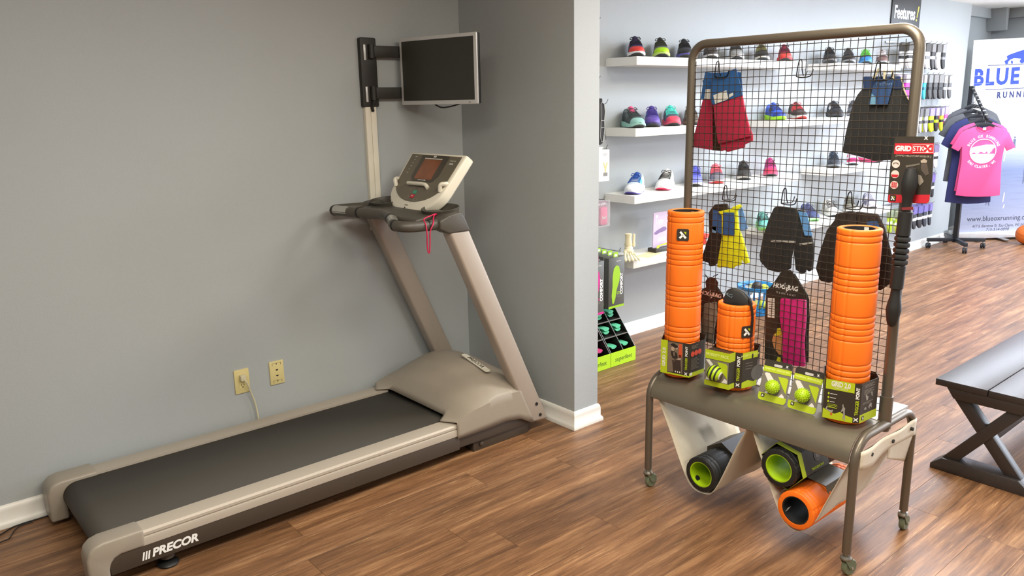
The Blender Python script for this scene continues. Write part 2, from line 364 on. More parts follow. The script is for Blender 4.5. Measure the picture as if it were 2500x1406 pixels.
# uprights
for y0 in (2.700, 3.337):
    u = MB().prism([(2.395, 0.055), (2.512, 0.046), (2.056, 1.046), (1.950, 1.046)], 0, 0.064, frame((0, y0+0.064, 0), (1, 0, 0), (0, 0, 1))).build('upright', TAUPE, tm, w=True, bevel=0.012, seg=3)
    for bx, bz2 in ((2.432, 0.145), (2.455, 0.083)):
        MB().cyl((bx, y0+0.004, bz2), (bx, y0-0.004, bz2), 0.008, 10).build('bolt', BLACKP, u, w=True)
    MB().prism([(1.945, 1.040), (2.060, 1.040), (2.030, 1.105), (2.012, 1.128), (1.955, 1.120), (1.90, 1.100), (1.90, 1.062)], 0, 0.076, frame((0, y0+0.070, 0), (1, 0, 0), (0, 0, 1))).build('upright_cap', DARKP, tm, w=True, bevel=0.008, seg=3)
# accessory trays and the cross piece under the console
for yc in (2.83, 3.27):
    def tray(a, r, z): return r
    MB().lathe([(0.045, 0.0), (0.062, 0.004), (0.072, 0.030), (0.078, 0.052), (0.074, 0.054), (0.066, 0.030), (0.05, 0.010), (1e-4, 0.008)], 28, T(2.005, yc, 1.082) @ RY(-0.12) @ Matrix.Diagonal((1.0, 1.25, 1, 1))).build('accessory_tray', DARKP, tm, w=True)
MB().prism([(1.845, 1.075), (2.08, 1.050), (2.09, 1.085), (2.02, 1.120), (1.93, 1.112), (1.85, 1.100)], 0, 0.50, frame((0, 3.30, 0), (1, 0, 0), (0, 0, 1))).build('cross_piece', DARKP, tm, w=True, bevel=0.010, seg=3)
hp = smooth_pts([(2.0, 3.372, 1.094), (1.90, 3.374, 1.098), (1.80, 3.372, 1.101), (1.758, 3.335, 1.101), (1.778, 3.24, 1.101), (1.818, 3.13, 1.100), (1.842, 3.05, 1.099), (1.822, 2.97, 1.098), (1.778, 2.87, 1.095), (1.738, 2.785, 1.090), (1.765, 2.732, 1.086), (1.86, 2.728, 1.082), (2.0, 2.730, 1.080)], 6)
hb = MB().tube(hp, 0.0225, 14).build('handlebar', DARKP, tm, w=True)
for (i0, i1) in ((19, 25), (47, 53)):
    MB().tube([p+Vector((0, 0, 0.0025)) for p in hp[i0:i1]], 0.0230, 14).build('pulse_sensor', CHROME, hb, w=True)
for i in (18, 54, 27, 45, 66):
    d = (hp[i+1]-hp[i]).normalized()*0.004; MB().cyl(hp[i]-d, hp[i]+d, 0.0245, 14).build('grip_collar', BLACKP, hb, w=True)
# console
CF = frame((1.950, 3.05, 1.097), (0, -1, 0), (0.205, 0, 0.255))
def cons(hw, v0, v1, ry, n=16, tp=0.0):
    b = [(hw*math.cos(PI+PI*i/n)*(1-tp), v0+ry+ry*math.sin(PI+PI*i/n)) for i in range(n+1)]
    return b+[(hw, v1), (-hw, v1)]
csl = MB().prism(cons(0.222, 0.0, 0.328, 0.135, tp=0.06), -0.052, 0.0, CF).build('console', CREAM, tm, w=True, bevel=0.012, seg=3)
tag(csl, 'cream console head with taupe control panel')
MB().prism(cons(0.197, 0.060, 0.313, 0.11, tp=0.04), 0, 0.0022, CF).build('control_panel', PANEL, csl, w=True)
MB().prism([(-0.105, 0.311), (0.112, 0.311), (0.108, 0.205), (0.085, 0.172), (0.07, 0.168), (-0.075, 0.168), (-0.10, 0.19)], 0.002, 0.0034, CF).build('display_bezel', PANELD, csl, w=True)
MB().prism(rrect(-0.068, 0.180, 0.066, 0.287, 0.004), 0.003, 0.0044, CF).build('display', mat('display_amber', (132, 78, 48), 0.25, var=0.35, scale=14), csl, w=True)
text('9.33', 0.012, WHITEP, csl, CF @ T(0, 0.304, 0.0040), w=True, bold=0.0005)
MB().prism(rect(-0.07, 0.2895, 0.066, 0.2945), 0.003, 0.0045, CF).build('caption_strip', cm((214, 206, 190), 0.4), csl, w=True)
text('INCLINE   TIME   SPEED', 0.006, WHITEP, csl, CF @ T(0, 0.175, 0.0045), w=True)
MB().tube(smooth_pts([(-0.085, 0.150, 0.008), (0.04, 0.150, 0.012), (0.068, 0.146, 0.010), (0.085, 0.136, 0.006)], 5), 0.009, 10, M=CF).build('book_ledge', CREAM, csl, w=True)
for s in (-1, 1):
    MB().tube(smooth_pts([(s*0.178, 0.130, 0.0), (s*0.184, 0.152, 0.018), (s*0.196, 0.164, 0.010), (s*0.198, 0.172, 0.0)], 5), 0.010, 8, M=CF).build('book_clip', CREAM, csl, w=True)
for (u, v, c, r) in ((0.0, 0.110, (60, 150, 120), 0.011), (-0.002, 0.088, (190, 30, 52), 0.012)):
    MB().prism(rrect(u-r*1.15, v-r*0.8, u+r*1.15, v+r*0.8, 0.003), 0.002, 0.0045, CF).build('key', cm(c, 0.35), csl, w=True)
text('+', 0.012, WHITEP, csl, CF @ T(-0.002, 0.088, 0.0048), w=True, bold=0.0006)
for (u, v) in ((-0.035, 0.127), (0.035, 0.127), (-0.04, 0.078), (0.035, 0.073)):
    MB().tube([(u+a, v+b, 0.0025) for a, b in rrect(-0.013, -0.008, 0.013, 0.008, 0.006)], 0.0005, 4, True, CF).build('key_outline', cm((160, 150, 130), 0.4), csl, w=True)
for k in range(6):
    text(('QUICK', '5K', 'HILL', 'FAT', 'HR', 'MAN')[k], 0.006, cm((205, 200, 185), 0.5), csl, CF @ T(-0.150-0.003*k*0, 0.300-k*0.018, 0.0027), w=True)
text('HEART RATE', 0.0075, cm((205, 200, 185), 0.5), csl, CF @ T(0.150, 0.288, 0.0027), w=True)
text('COOL', 0.011, WHITEP, csl, CF @ T(0.148, 0.272, 0.0027), w=True)
text('MAGNET', 0.007, PANELD, csl, CF @ T(-0.012, 0.040, 0.0004), w=True)
MB().cyl((-0.012, 0.026, -0.001), (-0.012, 0.026, 0.002), 0.004, 10, CF).build('safety_key_dot', PANELD, csl, w=True)
MB().prism([(2.0, 1.085), (2.10, 1.06), (2.13, 1.14), (2.06, 1.16)], 0, 0.16, frame((0, 3.13, 0), (1, 0, 0), (0, 0, 1))).build('console_neck', DARKP, tm, w=True, bevel=0.005)
# red safety cord looped over the near grip
RED = mat('safety_cord_red', (196, 26, 74), 0.5)
cx, cy = 1.845, 2.728
MB().tube(smooth_pts([(2.02, 2.81, 1.10), (1.95, 2.78, 1.118), (1.89, 2.752, 1.116), (cx, cy+0.004, 1.109), (cx-0.01, cy-0.024, 1.09), (cx-0.008, cy-0.026, 1.05), (cx, cy-0.012, 1.01), (cx+0.004, cy-0.010, 0.975), (cx+0.010, cy-0.012, 0.970), (cx+0.012, cy-0.016, 1.01), (cx+0.010, cy-0.024, 1.06), (cx+0.026, cy-0.024, 1.09), (1.895, 2.735, 1.108), (1.93, 2.77, 1.116), (1.99, 2.80, 1.10)], 6), 0.0028, 7).build('safety_cord', RED, tm, w=True)
# name on the side skirt
PF = faceY((0.610, 2.7015, 0.079)) @ T(0, 0, 0)
for k in range(3):
    MB().prism([(k*0.0092-0.008, -0.014), (k*0.0092-0.0025, -0.014), (k*0.0092+0.0035, 0.016), (k*0.0092-0.002, 0.016)], 0, 0.0006, PF).build('lettering', WHITEP, tm, w=True, smooth=False)
text('PRECOR', 0.041, WHITEP, tm, PF @ T(0.103, 0.001, 0), w=True, bold=0.0017, shear=0.22, sx=1.02)
for (fx, fy) in ((0.692, 2.738), (0.692, 3.362)):
    ft = MB().lathe([(0.026, 0.030), (0.026, 0.062)], 18, T(fx, fy, 0)).cyl((fx, fy, 0.012), (fx, fy, 0.035), 0.007, 8).build('foot_post', SKIRT, tm, w=True)
    MB().lathe([(0.036, 0.0), (0.038, 0.006), (0.030, 0.014), (0.008, 0.018)], 20, T(fx, fy, 0)).build('rubber_foot', BLACKP, ft, w=True)

# ================================================================ WALL MONITOR, RACEWAY, OUTLETS
BRK = mat('bracket_black', (46, 44, 40), 0.5, metal=0.3, var=0.05)
SILV = mat('monitor_silver', (206, 206, 204), 0.3, metal=0.25, var=0.02)
tv = thing('wall_monitor', 'flat silver-framed monitor on a black two-arm bracket fixed to the wall', 'monitor', (2.03, 3.44, 1.56))
z0, z1 = pY(885, 262, 3.42).z, pY(880, 91, 3.42).z
pl = MB().prism(rrect(-0.043, z0, 0.043, z1, 0.008), 0, 0.028, frame((2.033, 3.442, 0), (1, 0, 0), (0, 0, 1)) @ T(0, 0, 0.0)).build('wall_plate', BRK, tv, w=True, bevel=0.003)
for zc in (z0+0.060, z1-0.068):
    MB().box((2.004, 3.408, zc-0.036), (2.016, 3.4136, zc+0.036)).build('slot_liner', SILV, pl, w=True, bevel=0.002)
mx = Vector((0.09, -0.49, 0)).normalized(); MC = Vector((2.236, 3.147, 1.727)); MF = frame(MC, mx, (0, 0, 1))
hw, hh = 0.248, 0.156
for zc in (pY(945, 126, 3.39).z, pY(955, 227, 3.39).z):
    a = Vector((2.045, 3.408, zc)); e = Vector((2.335, 3.408, zc)); b = MC-MF.to_3x3() @ Vector((0.0, 0, 0.058)); b.z = zc
    for (p, q) in ((a, e), (e, b)):
        MB().prism([(0, -0.027), ((q-p).length, -0.027), ((q-p).length, 0.027), (0, 0.027)], -0.009, 0.009, frame(p, (q-p).normalized(), (0, 0, 1))).build('arm', BRK, tv, w=True, bevel=0.003)
    for p in (a, e): MB().cyl(p-Vector((0, 0, 0.032)), p+Vector((0, 0, 0.032)), 0.015, 14).build('pivot', BRK, tv, w=True)
MB().prism(rect(-0.05, -0.13, 0.05, 0.13), -0.062, -0.048, MF).build('mount_plate', BRK, tv, w=True)
MB().prism(rrect(-0.17, -0.11, 0.17, 0.11, 0.02), -0.050, -0.026, MF).build('rear_housing', BLACKP, tv, w=True, bevel=0.008)
fr = MB().prism(rrect(-hw, -hh, hw, hh, 0.004), -0.010, 0.0, MF).build('monitor_frame', SILV, tv, w=True, bevel=0.003)
MB().prism(rrect(-hw+0.002, -hh+0.002, hw-0.002, hh-0.002, 0.004), -0.028, -0.010, MF).build('rear_shell', BLACKP, tv, w=True, bevel=0.003)
MB().prism(rect(-hw+0.017, -hh+0.019, hw-0.017, hh-0.016), 0.0, 0.0012, MF).build('screen', mat('screen_off', (50, 50, 42), 0.35, var=0.03), fr, w=True, smooth=False)
text('hp', 0.012, cm((110, 110, 108), 0.4), fr, MF @ T(0.20, -hh+0.009, 0.0004), w=True)
MB().tube(smooth_pts([(-0.06, -hh+0.002, -0.035), (0.0, -hh-0.014, -0.02), (0.06, -hh-0.010, -0.02), (0.11, -hh+0.002, -0.035)], 6), 0.0035, 6, M=MF).build('signal_cable', BLACKP, tv, w=True)
rw = thing('cable_raceway', 'off-white twin-channel cable raceway on the wall below the monitor bracket', 'raceway', (2.04, 3.44, 0.97))
for k in range(2):
    MB().prism(rrect(0, 0, 0.030, 0.026, 0.004), 0.0, 0.605, Matrix(((1, 0, 0, 2.0+k*0.031), (0, -1, 0, 3.442), (0, 0, 1, 0.97), (0, 0, 0, 1)))).build('channel', CREAM, rw, w=True)
MB().tube(smooth_pts([(2.04, 3.415, 1.545), (2.035, 3.41, 1.565), (2.045, 3.40, 1.60)], 4), 0.008, 8).build('cable', BLACKP, rw, w=True)
IVORY = mat('outlet_ivory', (214, 200, 142), 0.35, var=0.03)
HOLE = mat('slot_dark', (28, 22, 14), 0.7, var=0.0)  # dark tone painted in for the shade inside slots, ports and eyelets
oa = pY(590, 930, YW); ob = pY(675, 908.5, YW)
o1 = thing('power_outlet', 'ivory wall outlet plate with a plug and cord in its upper socket', 'outlet', (oa.x, YW, oa.z-0.057))
OF = faceY((oa.x, YW, oa.z))
MB().prism(rect(-0.035, -0.057, 0.035, 0.057), -0.001, 0.007, OF).build('cover_plate', IVORY, o1, w=True, bevel=0.003, seg=2)
for v in (0.019, -0.019):
    sk = MB().prism(rrect(-0.014, v-0.014, 0.014, v+0.014, 0.006), 0.0, 0.0085, OF).build('socket', IVORY, o1, w=True)
    MB().box((-0.0075, v-0.001, 0.008), (-0.0050, v+0.008, 0.009), OF).box((0.0050, v-0.001, 0.008), (0.0075, v+0.008, 0.009), OF).prism(circ(0, v-0.0075, 0.003, 8), 0.008, 0.009, OF).build('slot', HOLE, sk, w=True, smooth=False)
PLUG = mat('plug_ivory', (206, 198, 168), 0.4)
pc = thing('plugged_lead', 'ivory plug and cord hanging down the wall behind the treadmill rail', 'lead', (oa.x, YW, 0))
MB().prism(rrect(-0.013, 0.006, 0.013, 0.034, 0.005), 0.009, 0.030, OF).build('plug', PLUG, pc, w=True, bevel=0.003)
MB().tube(smooth_pts([(oa.x+0.0, YW-0.026, oa.z+0.018), (oa.x+0.012, YW-0.030, oa.z-0.005), (oa.x+0.030, YW-0.022, oa.z-0.06), (oa.x+0.048, YW-0.018, oa.z-0.13), (oa.x+0.056, YW-0.020, 0.12), (oa.x+0.06, YW-0.026, 0.004)], 6), 0.0040, 8).build('cord', PLUG, pc, w=True)
o2 = thing('data_jack_plate', 'ivory data jack plate with two small ports beside the power outlet', 'jack plate', (ob.x, YW, ob.z-0.057))
OF2 = faceY((ob.x, YW, ob.z))
MB().prism(rect(-0.035, -0.057, 0.035, 0.057), -0.001, 0.007, OF2).build('cover_plate', IVORY, o2, w=True, bevel=0.003, seg=2)
for v in (0.014, -0.014): MB().prism([(-0.006, v+0.003), (0.006, v+0.003), (0.006, v-0.001), (0.0, v-0.005), (-0.006, v-0.002)], 0.0066, 0.0074, OF2).build('port', HOLE, o2, w=True, smooth=False)
for v in (0.042, -0.042):
    MB().box((-0.021, v-0.006, 0.0066), (-0.0195, v+0.006, 0.0074), OF2).box((0.0195, v-0.006, 0.0066), (0.021, v+0.006, 0.0074), OF2).box((-0.021, v+0.0052, 0.0066), (0.021, v+0.006, 0.0074), OF2).prism(circ(0, v+0.001, 0.003, 8), 0.0066, 0.0076, OF2).build('label_frame', HOLE, o2, w=True, smooth=False)
fc = [pZ(*q, 0.004) for q in ((-40, 1322), (0, 1305), (30, 1287), (60, 1275), (95, 1262), (125, 1250), (150, 1240))]
tag(MB().tube(smooth_pts([(p.x, min(p.y, 3.412), 0.0035) for p in fc]+[(0.62, 3.405, 0.0035), (0.85, 3.38, 0.0035)], 5), 0.0028, 6).build('floor_cable', BLACKP), 'thin black cable lying along the white baseboard by the treadmill', 'cable', 'cables on the floor by the treadmill')
fc = [pZ(*q, 0.004) for q in ((-30, 1345), (0, 1324), (22, 1314), (34, 1296), (50, 1283), (80, 1272))]
tag(MB().tube(smooth_pts([(p.x, min(p.y, 3.40), 0.0035) for p in fc], 5), 0.0022, 6).build('floor_cable', BLACKP), 'loose black cable end curling away from the baseboard beside the treadmill', 'cable', 'cables on the floor by the treadmill')

# ================================================================ WHEELED DISPLAY RACK
RACKM = mat('rack_metal', (112, 103, 90), 0.38, metal=0.55, var=0.05)
SHEET = mat('rack_sheet', (128, 120, 104), 0.36, metal=0.6, var=0.04)
BOARD = mat('rack_board', (196, 194, 188), 0.4, var=0.04)
WIREM = mat('rack_wire', (62, 56, 48), 0.5, metal=0.4, var=0.0)
CANVAS = mat('sling_canvas', (214, 204, 182), 0.85, var=0.05, scale=40, bump=0.3, bscale=500)
CASTR = mat('caster_rubber', (104, 112, 88), 0.5, var=0.08)
YR, YL = 1.105, 1.960                        # right and left end frames
XF, XB, XP = 2.385, 2.812, 2.600             # front legs, back legs, grid panel
rk = thing('display_rack', 'wheeled brown metal display rack with a wire grid back and canvas slings', 'display rack', (2.6, 1.53, 0))
TR = 0.0150
def bendpath(x0, x1, zb, zt, r, y, n=6):
    p = [Vector((x0, y, zb))]
    for i in range(n+1): a = PI-PI/2*i/n; p.append(Vector((x0+r+r*math.cos(a), y, zt-r+r*math.sin(a))))
    for i in range(n+1): a = PI/2-PI/2*i/n; p.append(Vector((x1-r+r*math.cos(a), y, zt-r+r*math.sin(a))))
    p.append(Vector((x1, y, zb))); return p
for y in (YR, YL):
    MB().tube(bendpath(XF, XB, 0.085, 0.487, 0.085, y), TR, 14).build('leg_frame', RACKM, rk, w=True)
    for x in (XF, XB):
        a0 = random.uniform(-0.6, 0.6)+(0.5 if x > 2.5 else 0.2)
        cs = MB().cyl((x, y, 0.070), (x, y, 0.098), 0.010, 10).lathe([(0.017, 0.062), (0.019, 0.068), (0.015, 0.076)], 14, T(x, y, 0)).build('caster', mat('caster_steel', (150, 146, 136), 0.3, metal=0.8, var=0.05), rk, w=True)
        CM = T(x, y, 0) @ RZ(a0)
        for s in (-1, 1): MB().prism([(-0.016, 0.066), (0.016, 0.066), (0.030, 0.024), (0.012, 0.022)], s*0.0125-0.0015, s*0.0125+0.0015, CM @ frame((0, 0, 0), (1, 0, 0), (0, 0, 1))).build('fork', CASTR, cs, w=True)
        MB().lathe([(0.012, -0.010), (0.026, -0.010), (0.029, -0.006), (0.029, 0.006), (0.026, 0.010), (0.012, 0.010)], 24, CM @ T(0.018, 0, 0.029) @ RX(PI/2)).build('wheel', CASTR, cs, w=True)
        MB().cyl((0.018, -0.017, 0.029), (0.018, 0.017, 0.029), 0.005, 8, CM).build('axle', CHROME, cs, w=True)
# bench sheet: rolled front lip, flat top
lp = [(XF-0.012, 0.408)]+[(XF-0.012+0.092-0.092*math.cos(a), 0.408+0.088*math.sin(a)) for a in [PI/2*i/10 for i in range(1, 11)]]+[(2.585, 0.4965)]
MB().loft([[(x, y, z) for x, z in lp]+[(x+0.003*(1 if i < 6 else 0.5), y, z-0.003) for i, (x, z) in reversed(list(enumerate(lp)))] for y in (YR+0.014, YL-0.014)]).build('bench_sheet', SHEET, rk, w=True, ang=40)
MB().box((2.585, YR+0.014, 0.484), (2.795, YL-0.014, 0.4955)).build('rear_board', BOARD, rk, w=True, bevel=0.002)
MB().box((2.578, YR+0.014, 0.478), (2.590, YL-0.014, 0.4985)).build('centre_rail', RACKM, rk, w=True, bevel=0.002)
# upright loop
PT = 0.0165; zt = 1.777; rr = 0.062
up = [Vector((XP, YR+0.008, 0.46))]
for i in range(9): a = PI+PI/2*0-0; t = PI/2*i/8; up.append(Vector((XP, YR+0.008+rr-rr*math.cos(t), zt-rr+rr*math.sin(t))))
for i in range(9): t = PI/2*i/8; up.append(Vector((XP, YL+0.004-rr+rr*math.sin(t), zt-rr+rr*math.cos(t))))
up.append(Vector((XP, YL+0.004, 0.46)))
MB().tube(up, PT, 16).build('upright_loop', RACKM, rk, w=True)
for y in (YR+0.008, YL+0.004):
    MB().cyl((XP, y, 0.470), (XP, y, 0.585), 0.0215, 18).build('post_socket', RACKM, rk, w=True, ang=30)
# one-inch wire grid: each wire its own part
wy0, wy1, wz0, wz1 = YR+0.026, YL-0.014, 0.525, zt-0.018
vm = MB().cyl((0, 0, 0), (0, 0, 1), 0.0013, 6).mesh('wire_upright'); vm.materials.append(WIREM)
hm = MB().cyl((0, 0, 0), (0, 1, 0), 0.0013, 6).mesh('wire_level'); hm.materials.append(WIREM)
n = 33
for i in range(n):
    y = wy0+(wy1-wy0)*i/(n-1); e = min(i, n-1-i); zz = wz1-(0.045 if e == 0 else 0.014 if e == 1 else 0)
    o = inst('wire', vm, rk); o.location = (XP-2.6, y-1.53, wz0); o.scale = (1, 1, zz-wz0)
n2 = 49
for i in range(n2):
    z = wz0+(wz1-0.008-wz0)*i/(n2-1); o = inst('wire', hm, rk); o.location = (XP-2.6-0.0024, wy0-0.014-1.53, z); o.scale = (1, wy1-wy0+0.022, 1)
# canvas slings
def sling(pts, xf, xb, name='canvas_sling', ext=0.0):
    P = smooth_pts([(0, a, b) for a, b in pts], 5); k = len(P)-1
    def f(u, v):
        i = u*k; a = P[int(min(i, k-1e-6))]; x = xf+(xb-xf)*v; wv = 0.004*math.sin(v*9+u*7)*math.sin(PI*u)
        return (x, a.y+wv, a.z+0.003*math.sin(v*13+u*11)*math.sin(PI*u)) if i < k else (x, P[-1].y, P[-1].z)
    return MB().grid(f, k, 14).build(name, CANVAS, rk, w=True, ang=80, solid=0.0022)
sling([(1.940, 0.452), (1.920, 0.400), (1.858, 0.284), (1.798, 0.163), (1.752, 0.090), (1.696, 0.074), (1.640, 0.108), (1.552, 0.315), (1.505, 0.413), (1.497, 0.452)], 2.392, 2.80)
sling([(1.493, 0.452), (1.488, 0.406), (1.425, 0.262), (1.372, 0.150), (1.335, 0.094), (1.285, 0.085), (1.232, 0.140), (1.198, 0.222), (1.120, 0.412), (1.092, 0.428)], 2.392, 2.80)
sling([(1.545, 0.46), (1.535, 0.36), (1.56, 0.22), (1.60, 0.135)], 2.60, 2.80, 'sling_fold')
# strap along the right end with eyelets
def strap(u, v):
    x = 2.392+0.415*u; return (x, YR-0.017-0.004*math.sin(u*12), 0.452-0.052*v-0.010*v*math.sin(u*8)-0.012*(1-u)*v)
st = MB().grid(strap, 24, 4).build('sling_strap', CANVAS, rk, w=True, ang=80, solid=0.0025)
for u in (0.17, 0.54, 0.90):
    x = 2.392+0.415*u; MB().cyl((x, YR-0.0235, 0.424), (x, YR-0.013, 0.424), 0.0065, 12).build('eyelet', HOLE, st, w=True)
MB().grid(lambda u, v: (2.60+0.20*u, YR-0.012+0.02*v*u, 0.405-0.125*v*(0.35+0.65*u)), 8, 8).build('canvas_flap', CANVAS, rk, w=True, solid=0.002)

# ================================================================ FOAM ROLLERS
ORANGE = mat('foam_orange', (255, 120, 20), 0.55, var=0.03, scale=8)
LIME = mat('lime_core', (170, 205, 24), 0.4, var=0.03)
LIMEC = mat('lime_card', (178, 196, 30), 0.45, var=0.03)
FOAMB = mat('foam_black', (30, 30, 29), 0.55, var=0.08)
CARDB = mat('card_charcoal', (52, 46, 38), 0.45, var=0.05)
CARDG = mat('card_grey', (122, 116, 102), 0.45, var=0.05)
CARDW = mat('card_white', (222, 220, 212), 0.45, var=0.02)
CORK = mat('card_inside', (120, 84, 56), 0.7, var=0.05)
BARC = mat('label_white', (225, 224, 216), 0.5, var=0.0)
R0 = 0.0700
def roller_profile(units, r=R0, inner=0.0515):
    pr = []; z = 0.0
    for kind in units:
        h = 0.0205 if kind == 'b' else (0.083 if kind == 'B' else kind); g = 0.0030; c = 0.004 if kind == 'b' else 0.005
        pr += [(r-g, z+0.0006), (r-g*0.45, z+c*0.35), (r-0.0004, z+c), (r, z+c*1.6), (r, z+h-c*1.6), (r-0.0004, z+h-c), (r-g*0.45, z+h-c*0.35), (r-g, z+h-0.0006)]; z += h
    return [(inner, 0.0)]+pr+[(inner+0.006, z+0.001), (inner, z-0.001)], z
def grooved(angles, dep=0.0026, wid=0.055, small=None):
    def f(a, r, z):
        if r < R0-0.008: return r
        d = 0.0
        for g in angles:
            q = abs((a-g+PI) % (2*PI)-PI)
            if q < wid: d = max(d, dep*(1-(q/wid)**2))
        return r-d
    return f
STD = ['b', 'b', 'B', 'b', 'b', 'b', 'b', 'B', 'b', 'b', 'b', 'b', 'B', 'b', 'b', 'b', 'b', 'B', 'b', 'b']
SHORT = ['b', 'b', 'B', 'b', 'b', 'b', 'b', 'B', 'b', 'b']
def make_roller(root, units, angles, foam, core, M):
    pr, h = roller_profile(units)
    MB().lathe(pr, 120, M, rad=grooved(angles), close=True).build('foam_sleeve', foam, root, ang=75)
    MB().lathe([(0.0520, 0.002), (0.0470, 0.002), (0.0470, h-0.002), (0.0520, h-0.002)], 40, M, close=True).build('core_tube', core, root)
    return h
def xlogo(parent, M, s, w=True, back=CARDB, fg=WHITEP, tip=LIMEC):
    b = MB().prism(rrect(-s/2, -s/2, s/2, s/2, s*0.14), 0, 0.0012, M).build('brand_badge', back, parent, w=w)
    k = s*0.085
    def bar(x0, y0, x1, y1, c):
        d = Vector((x1-x0, y1-y0, 0)).normalized(); nn = Vector((-d.y, d.x, 0))*k
        MB().prism([(x0+nn.x, y0+nn.y), (x0-nn.x, y0-nn.y), (x1-nn.x, y1-nn.y), (x1+nn.x, y1+nn.y)], 0.001, 0.0020, M).build('brand_mark', c, b, w=w, smooth=False)
    bar(-0.22*s, 0.26*s, 0.25*s, -0.27*s, fg); bar(-0.26*s, -0.28*s, 0.03*s, 0.0*s, fg)
    MB().prism([(0.06*s, 0.27*s), (0.27*s, 0.27*s), (0.27*s, 0.02*s)], 0.001, 0.0020, M).build('brand_mark', tip, b, w=w, smooth=False)
ZB = 0.4970
def plan(pts, dz=0.028): return [tuple(pZ(a, b, ZB+dz)[:2]) for a, b in pts]
def sleeve(root, poly, z0, z1, name='card_sleeve', m=None):      # closed strip of card round the roller: plan polygon (x, y)
    n = len(poly); a = sum(poly[i][0]*poly[(i+1) % n][1]-poly[(i+1) % n][0]*poly[i][1] for i in range(n))
    if a < 0: poly = poly[::-1]
    cx = sum(p[0] for p in poly)/n; cy = sum(p[1] for p in poly)/n
    def off(p, t): d = Vector((p[0]-cx, p[1]-cy)); d = d*(1-t/d.length); return (cx+d.x, cy+d.y)
    vs_ = []
    for z in (z0, z1):
        vs_ += [(p[0], p[1], z) for p in poly]; vs_ += [(*off(p, 0.0016), z) for p in poly]
    fs = []
    for i in range(n):
        j = (i+1) % n
        fs += [(i, j, 2*n+j, 2*n+i), (n+j, n+i, 3*n+i, 3*n+j), (2*n+i, 2*n+j, 3*n+j, 3*n+i), (i, n+i, n+j, j)]
    return MB().add(vs_, fs).build(name, m or CARDB, root, w=True, smooth=False)
def wallf(poly, i, z):                                            # frame on the outside of sleeve side i, origin at the side's left bottom as read from outside
    a = Vector((*poly[i], z)); b = Vector((*poly[i+1], z)); return frame(a, b-a, (0, 0, 1)), (b-a).length
# tall orange roller at the left end
cL = pZ(1668, 915, ZB); LX, LY = 2.492, 1.890
rl = thing('foam_roller', 'tall orange foam roller with a square logo badge near its hollow top', 'foam roller', (LX, LY, ZB))
hL = make_roller(rl, STD, [math.radians(a) for a in (255, 75, 120, 300, 345, 165)], ORANGE, FOAMB, T(0, 0, 0))
a = math.radians(210); BF = frame(Vector((LX+0.0700*math.cos(a), LY+0.0700*math.sin(a), ZB+0.575)), (-math.sin(a), math.cos(a), 0), (0, 0, 1))
xlogo(rl, BF, 0.046)
text('GRID', 0.016, cm((205, 190, 160), 0.5), rl, frame(Vector((LX+0.0472, LY-0.004, ZB+0.645)), (0, -1, 0.0), (0, 0, 1)) @ T(0, 0, 0.0008), w=True)
pa = [(LX+0.010, LY+0.092)]+plan([(1612.4, 904.4), (1682, 918.5), (1718, 905)])+[(LX+0.076, LY-0.060), (LX+0.080, LY+0.050)]
sl = sleeve(rl, pa, ZB+0.022, ZB+0.158)
F1, w1 = wallf(pa, 1, ZB+0.022); F1 = F1 @ Matrix.Diagonal((w1/0.144, 1, 1, 1)); w1 = 0.144; hh_ = 0.136
MB().prism(rect(0, 0, 0.034, hh_), 0, 0.0006, F1).build('printed_band', LIMEC, sl, w=True, smooth=False)
MB().prism(rect(0.034, 0, w1, 0.006), 0, 0.0006, F1).build('printed_band', LIMEC, sl, w=True, smooth=False)
text('GRID 2.0', 0.021, BARC, sl, F1 @ T(0.017, 0.066, 0.0007) @ RZ(PI/2), w=True, bold=0.0006, sx=0.95)
MB().prism(rect(0.036, 0.010, 0.110, 0.132), 0, 0.0005, F1).build('printed_photo', mat('print_photo', (118, 102, 86), 0.45, var=0.25, scale=60), sl, w=True, smooth=False)
# printed figure: hair, face, arms, vest, tights, held roller
for poly, c in (([(0.048, 0.122), (0.062, 0.130), (0.086, 0.120), (0.090, 0.112), (0.066, 0.112)], (40, 34, 30)), (circ(0.060, 0.106, 0.0085), (176, 152, 132)), ([(0.052, 0.096), (0.070, 0.096), (0.082, 0.090), (0.086, 0.072), (0.074, 0.060), (0.060, 0.068), (0.052, 0.084)], (44, 36, 32)), ([(0.062, 0.092), (0.070, 0.094), (0.074, 0.080), (0.066, 0.076)], (182, 158, 138)), ([(0.058, 0.062), (0.066, 0.066), (0.098, 0.062), (0.104, 0.076), (0.098, 0.078), (0.090, 0.070), (0.066, 0.052)], (178, 154, 136)), ([(0.080, 0.104), (0.092, 0.118), (0.088, 0.122), (0.076, 0.108)], (178, 154, 136)), ([(0.058, 0.062), (0.100, 0.066), (0.106, 0.010), (0.066, 0.010)], (58, 46, 40)), ([(0.090, 0.130), (0.104, 0.130), (0.108, 0.094), (0.106, 0.076), (0.090, 0.078)], (206, 84, 48)), (circ(0.098, 0.080, 0.0075), (96, 36, 22))):
    MB().prism(poly, 0.0006, 0.0010, F1).build('printed_figure', cm(c, 0.45, var=0.0), sl, w=True, smooth=False)
for k in range(3): MB().prism(rect(0.074+k*0.011, 0.012, 0.079+k*0.011, 0.018), 0.0010, 0.0013, F1).build('printed_icon', CARDW, sl, w=True, smooth=False)
text('TRIGGER', 0.0150, LIMEC, sl, F1 @ T(0.129, 0.053, 0.0007) @ RZ(PI/2), w=True, sx=0.86, bold=0.0002)
text('POINT', 0.0150, WHITEP, sl, F1 @ T(0.129, 0.104, 0.0007) @ RZ(PI/2), w=True, sx=0.90, bold=0.0005)
text('X', 0.016, WHITEP, sl, F1 @ T(0.129, 0.013, 0.0007) @ RZ(PI/2), w=True, bold=0.0008)
